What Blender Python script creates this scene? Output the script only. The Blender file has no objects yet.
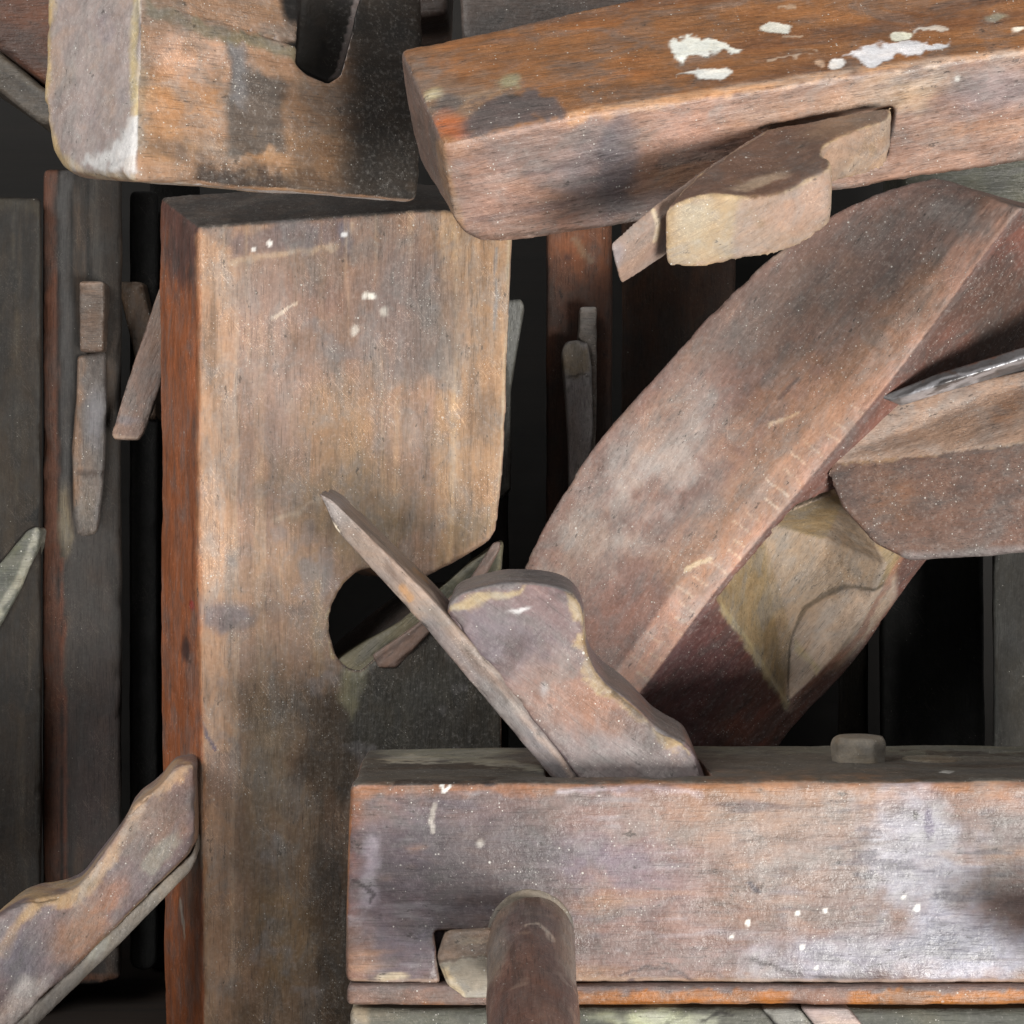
import bpy, bmesh, math
import numpy as np
from mathutils import Vector
S = bpy.context.scene
COL = S.collection
F = 2000.0            # focal length in picture units
CM = 0.01
rs = np.random.RandomState(7)

def W(px, py, d):
    """a point seen at (px,py), d centimetres in front of the camera, in metres"""
    return Vector(((px-512)/F*d*CM, d*CM, (512-py)/F*d*CM))

# ------------------------------------------------------------------ noise
def _hash(ix, iy, iz, seed):
    h = (ix.astype(np.int64)*374761393 + iy.astype(np.int64)*668265263 + iz.astype(np.int64)*2147483647 + seed*1274126177) & 0xffffffff
    h = ((h ^ (h >> 13))*1274126177) & 0xffffffff
    h = (h ^ (h >> 16)) & 0xffffffff
    h = (h*2246822519) & 0xffffffff
    return ((h ^ (h >> 15)) & 0xffff)/65535.0
def vnoise(p, seed=0):
    i = np.floor(p).astype(np.int64); f = p-i; f = f*f*(3-2*f)
    r = 0
    for dx in (0, 1):
        wx = f[:, 0] if dx else 1-f[:, 0]
        for dy in (0, 1):
            wy = f[:, 1] if dy else 1-f[:, 1]
            for dz in (0, 1):
                wz = f[:, 2] if dz else 1-f[:, 2]
                r = r + wx*wy*wz*_hash(i[:, 0]+dx, i[:, 1]+dy, i[:, 2]+dz, seed)
    return r
def fbm(p, scale, octv=4, seed=0, gain=0.55):
    """p in cm; result about -1..1"""
    r = 0; a = 1.0; t = 0; q = p*np.asarray(scale, float)
    for o in range(octv):
        r = r+a*(vnoise(q, seed+o*17)*2-1); t += a; a *= gain; q = q*2.03+11.7
    return r/t*1.6
def sm(a, b, x):
    t = np.clip((x-a)/(b-a+1e-9), 0, 1); return t*t*(3-2*t)
def lin(c):
    c = np.asarray(c, float)/255.0
    return np.where(c <= 0.04045, c/12.92, ((c+0.055)/1.055)**2.4)

# ------------------------------------------------------------------ stains (masks in face units
def ell(cx, cy, rx, ry, ang=0, soft=.35, jag=.35, face=None):
    def f(c):
        a = math.radians(ang); dx = c['u']-cx; dy = c['v']-cy
        x = (dx*math.cos(a)+dy*math.sin(a))/rx; y = (-dx*math.sin(a)+dy*math.cos(a))/ry
        r = np.sqrt(x*x+y*y)+jag*c['n1']+jag*.5*c['n2']
        return sm(1+soft, 1-soft, r)*c['face'](face)
    return f
def line(pts, w, soft=.5, jag=.3, face=None):
    def f(c):
        d = np.full(len(c['u']), 1e9)
        for (x0, y0), (x1, y1) in zip(pts[:-1], pts[1:]):
            dx, dy = x1-x0, y1-y0; L = dx*dx+dy*dy
            t = np.clip(((c['u']-x0)*dx+(c['v']-y0)*dy)/L, 0, 1)
            d = np.minimum(d, np.hypot(c['u']-x0-t*dx, c['v']-y0-t*dy))
        r = d/w+jag*c['n2']+jag*.6*c['n1']
        return sm(1+soft, 1-soft, r)*c['face'](face)
    return f
def poly(pts, soft=6, jag=5, face=None):
    P = np.array(pts, float)
    def f(c):
        u = c['u']+jag*c['n1']; v = c['v']+jag*c['n2']
        ins = np.zeros(len(u), bool); d = np.full(len(u), 1e9)
        for (x0, y0), (x1, y1) in zip(P, np.roll(P, -1, 0)):
            dx, dy = x1-x0, y1-y0
            t = np.clip(((u-x0)*dx+(v-y0)*dy)/(dx*dx+dy*dy+1e-9), 0, 1)
            d = np.minimum(d, np.hypot(u-x0-t*dx, v-y0-t*dy))
            ins ^= ((y0 > v) != (y1 > v)) & (u < (x1-x0)*(v-y0)/(y1-y0+1e-12)+x0)
        sd = np.where(ins, -d, d)
        return sm(soft, -soft, sd)*c['face'](face)
    return f
def hollow(plane, pts, soft=5, jag=4, keep_sole=False):
    """everything deeper than the face and inside an outline drawn on it"""
    f0 = poly(pts, soft, jag, 'in:'+plane)
    def f(c):
        d = dict(c); d['u'], d['v'] = c['uv'][plane]
        return f0(d)*(1-sm(.55, .8, c['no']@psole.n)*sm(1.0, .7, -((c['p']/100-psole.p)@psole.n)*100) if keep_sole else 1)
    return f
def whole(face=None, k=1.0):
    return lambda c: c['face'](face)*k
def patches(scale, lo, hi, seed, face=None, octv=4):
    """blotches wherever a noise is high"""
    return lambda c: sm(lo, hi, fbm(c['g'], scale, octv, seed))*c['face'](face)
def edges(lo=.15, hi=.6, face=None, n=.35):
    return lambda c: sm(lo, hi, c['edge']+n*c['n2'])*c['face'](face)

# ------------------------------------------------------------------ mesh building
def loft(stations, caps=True):
    bm = bmesh.new(); rows = []
    for st in stations:
        rows.append([bm.verts.new(p) for p in st])
    k = len(rows[0])
    for a, b in zip(rows[:-1], rows[1:]):
        for i in range(k):
            j = (i+1) % k
            bm.faces.new((a[i], a[j], b[j], b[i]))
    if caps:
        bm.faces.new(list(reversed(rows[0]))); bm.faces.new(rows[-1])
    bmesh.ops.recalc_face_normals(bm, faces=bm.faces)
    return bm
def prism(front, ext, back_scale=None):
    """front: (px,py,d) outline; ext: centimetres vector to the back outline"""
    A = [W(*p) for p in front]; e = Vector(ext)*CM
    return loft([A, [p+e for p in A]])
def cyl(p0, p1, r0, r1, n=32, rings=6, bulge=0):
    ax = (p1-p0).normalized(); x = ax.orthogonal().normalized(); y = ax.cross(x)
    st = []
    for k in range(rings+1):
        t = k/rings; c = p0.lerp(p1, t); r = r0+(r1-r0)*t+bulge*math.sin(math.pi*t)
        st.append([c+(x*math.cos(a)+y*math.sin(a))*r for a in np.linspace(0, 2*math.pi, n, endpoint=False)])
    return loft(st)
def hull(pts):
    bm = bmesh.new()
    for p in pts: bm.verts.new(p)
    r = bmesh.ops.convex_hull(bm, input=bm.verts)
    bmesh.ops.delete(bm, geom=list({g for g in r['geom_interior'] if isinstance(g, bmesh.types.BMVert)}), context='VERTS')
    bmesh.ops.recalc_face_normals(bm, faces=bm.faces)
    return bm
def bevel(bm, off, seg=3, ang=22):
    es = [e for e in bm.edges if len(e.link_faces) == 2 and e.calc_face_angle(0) > math.radians(ang)]
    if es and off > 0:
        bmesh.ops.bevel(bm, geom=es, offset=off*CM, segments=seg, profile=.5, affect='EDGES', clamp_overlap=True)
    return bm
def tomesh(bm, name):
    bmesh.ops.triangulate(bm, faces=[f for f in bm.faces if len(f.verts) > 4])
    me = bpy.data.meshes.new(name); bm.to_mesh(me); bm.free(); return me

def chaikin(pts, it=2, keep=()):
    """round the corners of a closed outline, keeping the listed corners"""
    for _ in range(it):
        out = []; nk = []
        n = len(pts)
        for i, p in enumerate(pts):
            a, c = pts[i-1], pts[(i+1) % n]
            if i in keep: nk.append(len(out)); out.append(p)
            else:
                out.append(tuple(.25*x+.75*y for x, y in zip(a, p))); out.append(tuple(.75*y+.25*z for y, z in zip(p, c)))
        pts = out; keep = nk
    return pts
def spline(rows, k=4):
    """Catmull-Rom through rows of points"""
    out = []; n = len(rows)
    for i in range(n-1):
        p0, p1, p2, p3 = rows[max(i-1, 0)], rows[i], rows[i+1], rows[min(i+2, n-1)]
        for j in range(k):
            t = j/k
            out.append([(b*2+(c-a)*t+(a*2-b*5+c*4-d)*t*t+(b*3-a-c*3+d)*t**3)*.5 for a, b, c, d in zip(p0, p1, p2, p3)])
    out.append(rows[-1]); return out
class Plane:
    def __init__(s, pts, name):
        a, b, c = [W(*p) for p in pts]
        n = (b-a).cross(c-a).normalized()
        if n.dot(a) > 0: n = -n
        s.p = np.array(a); s.n = np.array(n); s.name = name

def wood(name, bm, voxel, planes, base, stains_and_light, parent=None, bev=.15, grain=(1, 0, 0), cuts=(), rough=.5, dust=.5,
         grainy=1.0, wob=.02, chip=.05, mat=None, seed=0, metal=0, scratch=.5, soft=2):
    """turn a coarse solid into a dense worn one and colour it point by point"""
    bevel(bm, bev)
    me = tomesh(bm, name)
    ob = bpy.data.objects.new(name, me); COL.objects.link(ob)
    tmp = []
    for c in cuts:
        cm_ = tomesh(c, 'cut'); co = bpy.data.objects.new('cut', cm_); COL.objects.link(co); tmp.append(co)
        m = ob.modifiers.new('b', 'BOOLEAN'); m.object = co; m.operation = 'DIFFERENCE'; m.solver = 'EXACT'
    r = ob.modifiers.new('r', 'REMESH'); r.mode = 'VOXEL'; r.voxel_size = voxel*CM; r.use_smooth_shade = True
    dg = bpy.context.evaluated_depsgraph_get(); dg.update()
    nm = bpy.data.meshes.new_from_object(ob.evaluated_get(dg), depsgraph=dg)
    ob.modifiers.clear(); ob.data = nm; nm.name = name; bpy.data.meshes.remove(me)
    for t in tmp:
        d_ = t.data; bpy.data.objects.remove(t); bpy.data.meshes.remove(d_)
    n = len(nm.vertices)
    co = np.empty(n*3, np.float32); nm.vertices.foreach_get('co', co); co = co.reshape(-1, 3).astype(float)
    no = np.empty(n*3, np.float32); nm.vertices.foreach_get('normal', no); no = no.reshape(-1, 3).astype(float)
    ed = np.empty(len(nm.edges)*2, np.int32); nm.edges.foreach_get('vertices', ed); ed = ed.reshape(-1, 2)
    deg = np.bincount(ed.ravel(), minlength=n).astype(float)[:, None]
    def diffuse(a, it):
        for _ in range(it):
            s = np.zeros_like(a)
            for k in range(a.shape[1]):
                s[:, k] = np.bincount(ed[:, 0], a[ed[:, 1], k], n)+np.bincount(ed[:, 1], a[ed[:, 0], k], n)
            a = (a+s)/(deg+1)
        return a
    sc_ = diffuse(co, 8)
    edge = np.einsum('ij,ij->i', co-sc_, no)/(voxel*CM)*1.3      # convex edges positive
    for _ in range(soft):
        co = co*.35+diffuse(co, 1)*.65
    p = co*100
    g = Vector(grain).normalized(); h = g.orthogonal().normalized(); k = g.cross(h)
    G = np.stack([p@np.array(g), p@np.array(h), p@np.array(k)], 1)+seed*13.1
    n1 = fbm(p+seed, .55, 4, seed+1); n2 = fbm(p+seed, 2.4, 4, seed+2)
    disp = wob*fbm(p, .35, 3, seed+5)+.012*fbm(G, (.5, 3, 3), 3, seed+6)
    disp -= chip*np.clip(edge, 0, 1)*sm(.0, .8, fbm(p, 1.1, 4, seed+7))*2
    co = co+no*disp[:, None]*CM
    # choose the face every point belongs to
    dots = np.stack([no@pl.n for pl in planes], 1); which = dots.argmax(1)
    u = np.zeros(n); v = np.zeros(n)
    for i, pl in enumerate(planes):
        m = which == i
        if m.any():
            q = co[m]; q = q-((q-pl.p)@pl.n)[:, None]*pl.n
            u[m] = 512+q[:, 0]/q[:, 1]*F; v[m] = 512-q[:, 2]/q[:, 1]*F
    names = [pl.name for pl in planes]
    dist = np.zeros(n); uv = {}
    for pl in planes:
        q = co-((co-pl.p)@pl.n)[:, None]*pl.n; uv[pl.name] = (512+q[:, 0]/q[:, 1]*F, 512-q[:, 2]/q[:, 1]*F)
    for i, pl in enumerate(planes):
        m = which == i; dist[m] = -((co[m]-pl.p)@pl.n)*100
    def fm(f):
        if f is None: return 1.0
        if f.startswith('in'):
            pl = planes[names.index(f[3:])] if ':' in f else planes[0]
            return sm(.10, .25, -((co-pl.p)@pl.n)*100)
        i = names.index(f)
        return sm(.55, .75, dots[:, i])
    ctx = dict(uv=uv, u=u+3*n1, v=v+3*n2, n1=n1, n2=n2, g=G, p=p, edge=edge, face=fm, dist=dist, no=no)
    a, b, c3 = [lin(x) for x in base]
    t1 = sm(-.6, .6, fbm(G, (.18, .8, .8), 5, seed+3))[:, None]; t2 = sm(.0, .9, fbm(G, (.3, .7, .7), 5, seed+4))[:, None]
    colr = a*(1-t1)+b*t1; colr = colr*(1-t2)+c3*t2
    fx = np.stack([np.full(n, dust), np.full(n, rough), np.full(n, grainy), np.full(n, scratch)], 1)
    for s in stains_and_light:
        m = np.clip(s[0](ctx), 0, 1)*s[2]
        colr = colr*(1-m[:, None])+lin(s[1])*m[:, None]
        if len(s) > 3:
            for kk, val in s[3].items():
                ix = 'drgs'.index(kk); fx[:, ix] = fx[:, ix]*(1-m)+val*m
    nm.vertices.foreach_set('co', co.astype(np.float32).ravel())
    def attr(nm_, typ, arr, key):
        at = nm.attributes.new(nm_, typ, 'POINT'); at.data.foreach_set(key, arr.astype(np.float32).ravel())
    attr('stain', 'FLOAT_COLOR', np.concatenate([colr, np.ones((n, 1))], 1), 'color')
    attr('grain', 'FLOAT_VECTOR', G, 'vector')
    attr('fx', 'FLOAT_COLOR', fx, 'color')
    nm.polygons.foreach_set('use_smooth', np.ones(len(nm.polygons), bool)); nm.update()
    nm.materials.clear(); nm.materials.append(mat or M_WOOD)
    if parent is not None: ob.parent = parent
    return ob

# ------------------------------------------------------------------ materials
def nodes(name):
    m = bpy.data.materials.new(name); m.use_nodes = True; nt = m.node_tree; nt.nodes.clear(); return m, nt
class B:
    def __init__(s, nt): s.nt = nt
    def n(s, t, ins=None, **kw):
        nd = s.nt.nodes.new(t)
        for k, v in kw.items(): setattr(nd, k, v)
        for k, v in (ins or {}).items():
            if isinstance(v, bpy.types.NodeSocket): s.nt.links.new(v, nd.inputs[k])
            else: nd.inputs[k].default_value = v
        return nd
    def math(s, op, a, b=0.0, c=None, clamp=False):
        d = {0: a, 1: b}
        if c is not None: d[2] = c
        return s.n('ShaderNodeMath', d, operation=op, use_clamp=clamp).outputs[0]
    def ramp(s, x, lo, hi, a=0.0, b=1.0):
        return s.n('ShaderNodeMapRange', {0: x, 1: lo, 2: hi, 3: a, 4: b}, interpolation_type='SMOOTHSTEP').outputs[0]
    def scale(s, v, k, off=(0, 0, 0), rot=(0, 0, 0)):
        return s.n('ShaderNodeMapping', {0: v, 'Scale': k, 'Location': off, 'Rotation': rot}).outputs[0]
    def noise(s, v, sc=1.0, det=4.0, rough=.55, dist=0.0):
        return s.n('ShaderNodeTexNoise', {'Vector': v, 'Scale': sc, 'Detail': det, 'Roughness': rough, 'Distortion': dist}).outputs[0]
    def mix(s, f, a, b, mode='MIX'):
        nd = s.nt.nodes.new('ShaderNodeMix'); nd.data_type = 'RGBA'; nd.blend_type = mode
        for k, v in ((0, f), (6, a), (7, b)):
            if isinstance(v, bpy.types.NodeSocket): s.nt.links.new(v, nd.inputs[k])
            else: nd.inputs[k].default_value = v if k == 0 or len(v) == 4 else (*v, 1)
        return nd.outputs[2]
def wood_material():
    m, nt = nodes('worn_wood'); b = B(nt)
    st = b.n('ShaderNodeAttribute', attribute_name='stain').outputs['Color']
    g = b.n('ShaderNodeAttribute', attribute_name='grain').outputs['Vector']
    fxn = b.n('ShaderNodeAttribute', attribute_name='fx')
    sep = b.n('ShaderNodeSeparateColor', {0: fxn.outputs['Color']})
    dust, rough, grainy = sep.outputs[0], sep.outputs[1], sep.outputs[2]; scr = fxn.outputs['Alpha']
    n_a = b.noise(b.scale(g, (.3, 3.2, 3.2)), 1, 4, .62, .5)
    n_b = b.noise(b.scale(g, (1.6, 17, 17)), 1, 2, .6)
    n_c = b.noise(b.scale(g, (.8, 1.3, 1.3)), 1, 5, .68, .4)
    n_d = b.noise(g, 6.5, 4, .7)
    pore = b.ramp(b.noise(b.scale(g, (1.3, 24, 24)), 1, 2, .5), .58, .68)
    # grain brightness
    k = b.math('ADD', b.math('MULTIPLY', b.math('SUBTRACT', n_a, .5), .75), b.math('MULTIPLY', b.math('SUBTRACT', n_b, .5), .42))
    k = b.math('MULTIPLY', k, grainy)
    k = b.math('ADD', k, b.math('MULTIPLY', b.math('SUBTRACT', n_c, .5), 1.0))
    k = b.math('ADD', k, b.math('MULTIPLY', b.math('SUBTRACT', n_d, .5), .6))
    k = b.math('MAXIMUM', b.math('ADD', 1.0, k), .3)
    k = b.math('MULTIPLY', k, b.math('SUBTRACT', 1.0, b.math('MULTIPLY', b.math('MULTIPLY', pore, grainy), .4)))
    kk = b.n('ShaderNodeCombineColor', {0: k, 1: k, 2: k}).outputs[0]
    c = b.mix(1.0, st, kk, 'MULTIPLY')
    # hue drift: greyed film and warm bare spots
    n_e = b.noise(b.scale(g, (.6, 1.1, 1.1), (7, 3, 1)), 1, 4, .66, .6)
    lum = b.n('ShaderNodeRGBToBW', {0: c}).outputs[0]
    grey = b.n('ShaderNodeCombineColor', {0: b.math('MULTIPLY', lum, 1.02), 1: b.math('MULTIPLY', lum, .99), 2: b.math('MULTIPLY', lum, .96)}).outputs[0]
    c = b.mix(b.ramp(n_e, .42, .70, 0, .5), c, grey)
    warm = b.mix(1.0, c, (1.12, 1.0, .88), 'MULTIPLY')
    c = b.mix(b.ramp(n_e, .5, .28, 0, .5), c, warm)
    # dark dings
    n_f = b.noise(b.scale(g, (2.2, 5, 5), (3, 9, 4)), 1, 3, .7)
    ding = b.ramp(n_f, .635, .67)
    c = b.mix(b.math('MULTIPLY', b.math('MULTIPLY', ding, b.ramp(n_e, .45, .58)), .6), c, (.02, .016, .014))
    # scratches, fine fibres
    sc_tot = None
    warp = b.n('ShaderNodeVectorMath', {0: b.n('ShaderNodeTexNoise', {'Vector': g, 'Scale': .8, 'Detail': 1.0}).outputs[1], 1: (.45, .45, .45)}, operation='MULTIPLY').outputs[0]
    for i, (rot, kx) in enumerate((((0.3, .4, .5), 1.0), ((1.1, -.5, -.7), 1.0), ((-.6, 1.2, 1.3), 1.0)    )):
        w = b.scale(g, (1, 1, 1), (i*3.1, i, 0), rot)
        w = b.n('ShaderNodeVectorMath', {0: w, 1: warp}, operation='ADD').outputs[0]
        s1 = b.ramp(b.noise(b.scale(w, (.75, 26, 26)), 1, 0, .4), .70, .74)
        sc_tot = s1 if sc_tot is None else b.math('MAXIMUM', sc_tot, s1)
    light_c = b.mix(1.0, b.mix(1.0, c, (1.7, 1.7, 1.7), 'MULTIPLY'), (.045, .04, .034), 'ADD')
    clus = b.ramp(b.noise(g, .6, 4, .65), .44, .62)
    c = b.mix(b.math('MULTIPLY', b.math('MULTIPLY', b.math('MULTIPLY', sc_tot, scr), clus), .8), c, light_c)
    # dust and paint specks
    sp = None
    for scl, pr, r0, r1, off in ((4.2, .90, .10, .17, 0), (11.0, .82, .14, .30, 5), (2.1, .91, .05, .13, 9)):
        vo = b.n('ShaderNodeTexVoronoi', {'Vector': b.scale(g, (1, 1, 1), (off, off, off)), 'Scale': scl, 'Randomness': 1.0})
        cs = b.n('ShaderNodeSeparateColor', {0: vo.outputs['Color']})
        rad = b.math('ADD', r0, b.math('MULTIPLY', cs.outputs[1], r1-r0))
        dot = b.ramp(b.math('SUBTRACT', rad, vo.outputs['Distance']), 0, .05)
        th = b.math('SUBTRACT', 1.0, b.math('MULTIPLY', b.math('MULTIPLY', dust, b.math('ADD', .12, b.math('MULTIPLY', clus, 1.25))), (1-pr)*2))
        on = b.math('GREATER_THAN', cs.outputs[0], th)
        on = b.math('MULTIPLY', on, b.ramp(cs.outputs[2], 0, 1, .25, 1))
        dot = b.math('MULTIPLY', dot, on)
        sp = dot if sp is None else b.math('MAXIMUM', sp, dot)
    c = b.mix(b.math('MULTIPLY', sp, b.ramp(b.n('ShaderNodeRGBToBW', {0: st}).outputs[0], .0, .09, .25, .85)), c, (.60, .58, .54))
    # settled film of pale dust
    film = b.math('MULTIPLY', b.ramp(n_d, .5, .72), b.math('MULTIPLY', dust, .22))
    c = b.mix(film, c, (.38, .36, .34))
    h = b.math('MULTIPLY', b.noise(b.scale(g, (1.0, 7, 7)), 1, 3, .65), grainy)
    h = b.math('ADD', h, b.noise(g, 3.2, 5, .68))
    bp = b.n('ShaderNodeBump', {'Strength': .36, 'Distance': .0010, 'Height': h}).outputs[0]
    ro = b.math('ADD', rough, b.math('MULTIPLY', b.math('SUBTRACT', n_c, .5), .55))
    ro = b.math('MAXIMUM', b.math('ADD', ro, b.math('MULTIPLY', sp, .3)), .22)
    pb = b.n('ShaderNodeBsdfPrincipled', {'Base Color': c, 'Roughness': ro, 'Normal': bp, 'Specular IOR Level': .42})
    b.n('ShaderNodeOutputMaterial', {0: pb.outputs[0]})
    return m
def metal_material():
    m, nt = nodes('worn_steel'); b = B(nt)
    st = b.n('ShaderNodeAttribute', attribute_name='stain').outputs['Color']
    g = b.n('ShaderNodeAttribute', attribute_name='grain').outputs['Vector']
    n1 = b.noise(b.scale(g, (.6, 4, 4)), 1, 7, .7); n2 = b.noise(g, 7, 5, .65)
    k = b.math('ADD', .3, b.math('ADD', b.math('MULTIPLY', n1, .8), b.math('MULTIPLY', n2, .6)))
    kk = b.n('ShaderNodeCombineColor', {0: k, 1: k, 2: k}).outputs[0]
    c = b.mix(1.0, st, kk, 'MULTIPLY')
    c = b.mix(b.ramp(b.noise(g, 1.6, 8, .7), .55, .68, 0, .6), c, (.12, .06, .035))
    bp = b.n('ShaderNodeBump', {'Strength': .2, 'Distance': .0004, 'Height': b.math('ADD', n1, n2)}).outputs[0]
    pb = b.n('ShaderNodeBsdfPrincipled', {'Base Color': c, 'Metallic': .55, 'Roughness': b.math('ADD', .28, b.math('MULTIPLY', n1, .3)), 'Normal': bp})
    b.n('ShaderNodeOutputMaterial', {0: pb.outputs[0]})
    return m
def board_material(name, c0, c1):
    m, nt = nodes(name); b = B(nt)
    t = b.n('ShaderNodeTexCoord').outputs['Object']
    n1 = b.noise(b.scale(t, (3, 60, 60)), 1, 6, .6); n2 = b.noise(t, 25, 6, .6)
    c = b.mix(b.ramp(n1, .3, .7), (*lin(c0), 1), (*lin(c1), 1))
    c = b.mix(b.ramp(n2, .5, .75, 0, .5), c, (.012, .011, .01))
    bp = b.n('ShaderNodeBump', {'Strength': .5, 'Distance': .001, 'Height': n1}).outputs[0]
    pb = b.n('ShaderNodeBsdfPrincipled', {'Base Color': c, 'Roughness': .8, 'Normal': bp})
    b.n('ShaderNodeOutputMaterial', {0: pb.outputs[0]})
    return m
M_WOOD = wood_material(); M_METAL = metal_material()
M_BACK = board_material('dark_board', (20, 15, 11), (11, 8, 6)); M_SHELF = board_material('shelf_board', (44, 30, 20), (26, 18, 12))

def thing(name, label, cat, loc, group=None):
    o = bpy.data.objects.new(name, None); COL.objects.link(o); o.location = loc
    o['label'] = label; o['category'] = cat
    if group: o['group'] = group
    o.empty_display_size = .02
    return o
def settle(root):
    """parts are built where they stand; keep them there under their moved root"""
    bpy.context.view_layer.update()
    def rec(o):
        for ch in o.children:
            ch.matrix_parent_inverse = o.matrix_world.inverted() if o is root else ch.matrix_parent_inverse
            rec(ch)
    rec(root)
# =================================================================== camera, light
cam = bpy.data.cameras.new('camera'); co_ = bpy.data.objects.new('camera', cam); COL.objects.link(co_)
co_.rotation_euler = (math.pi/2, 0, 0); cam.sensor_width = 36; cam.lens = 36*F/1024; cam.clip_start = .01; cam.clip_end = 50
S.camera = co_
wd = bpy.data.worlds.new('World'); S.world = wd; wd.use_nodes = True
wd.node_tree.nodes['Background'].inputs[0].default_value = (.97, .97, .95, 1); wd.node_tree.nodes['Background'].inputs[1].default_value = .33
def lamp(name, loc, target, size, power, col):
    l = bpy.data.lights.new(name, 'AREA'); l.shape = 'RECTANGLE'; l.size = size[0]; l.size_y = size[1]; l.energy = power; l.color = col
    o = bpy.data.objects.new(name, l); COL.objects.link(o); o.location = loc
    o.rotation_euler = (Vector(target)-Vector(loc)).to_track_quat('-Z', 'Y').to_euler()
lamp('window_light', (1.0, -1.15, -.68), (0, .65, 0), (.75, .65), 76, (1.0, .975, .92))
lamp('fill_light', (-.75, -.25, .62), (0, .65, -.02), (.8, .7), 13, (1.0, .99, .96))  # added soft fill from the upper left, stands for no real source
S.view_settings.view_transform = 'Standard'; S.view_settings.look = 'None'; S.view_settings.exposure = -.1; S.view_settings.gamma = 1
S.render.engine = 'CYCLES'; S.cycles.max_bounces = 3; S.cycles.use_adaptive_sampling = True; S.cycles.adaptive_threshold = .03; S.cycles.use_denoising = True

# =================================================================== setting
def board(name, lo, hi, mat):
    bm = bmesh.new(); bmesh.ops.create_cube(bm, size=1)
    for v in bm.verts:
        v.co = Vector([(lo[i]+hi[i])/2+(hi[i]-lo[i])*v.co[i] for i in range(3)])*CM
    bevel(bm, .2, 2); me = tomesh(bm, name); o = bpy.data.objects.new(name, me); COL.objects.link(o); me.materials.append(mat)
    o['kind'] = 'structure'; return o
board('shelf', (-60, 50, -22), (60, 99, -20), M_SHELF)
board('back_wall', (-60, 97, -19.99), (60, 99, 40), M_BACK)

# =================================================================== front plane, lying on its side
MV = [(124, 95, 82), (106, 89, 86), (136, 102, 80)]
t = thing('jack_plane', 'long mauve-brown wooden plane lying in front with a round peg and scroll-shaped wedge', 'hand plane', W(700, 1006, 64))
pf = Plane([(350, 800, 60), (1000, 790, 60), (700, 980, 60)], 'front')
d0 = 60; zt = (512-781)/F*60
pt = Plane([(350, 781, 60), (1000, 781, 60), (600, 744.5, 69.4)], 'top')
pe = Plane([(348, 800, 60), (348, 980, 60), (372, 745, 68)], 'end')
A = [(351, 783), (346, 870), (345, 984), (1230, 984), (1230, 779), (700, 781)]
fr = [W(x, y, 60) for x, y in A]
bk = [p+Vector((-.2, 9.0, 0))*CM for p in fr]
mx0, mx1 = W(547, 780, 61.6).x, W(711, 780, 61.5).x
mouth = hull([Vector((x, y*CM, z)) for x in (mx0, mx1) for y in (61.25, 65.35) for z in (zt*CM-.013, zt*CM+.01)])
slotf = hull([W(x, y, 59.5) for x, y in [(433, 930), (500, 930), (500, 1001), (440, 1001)]]+[W(x, y, 60.9) for x, y in [(433, 930), (500, 930), (500, 1001), (440, 1001)]])
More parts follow.
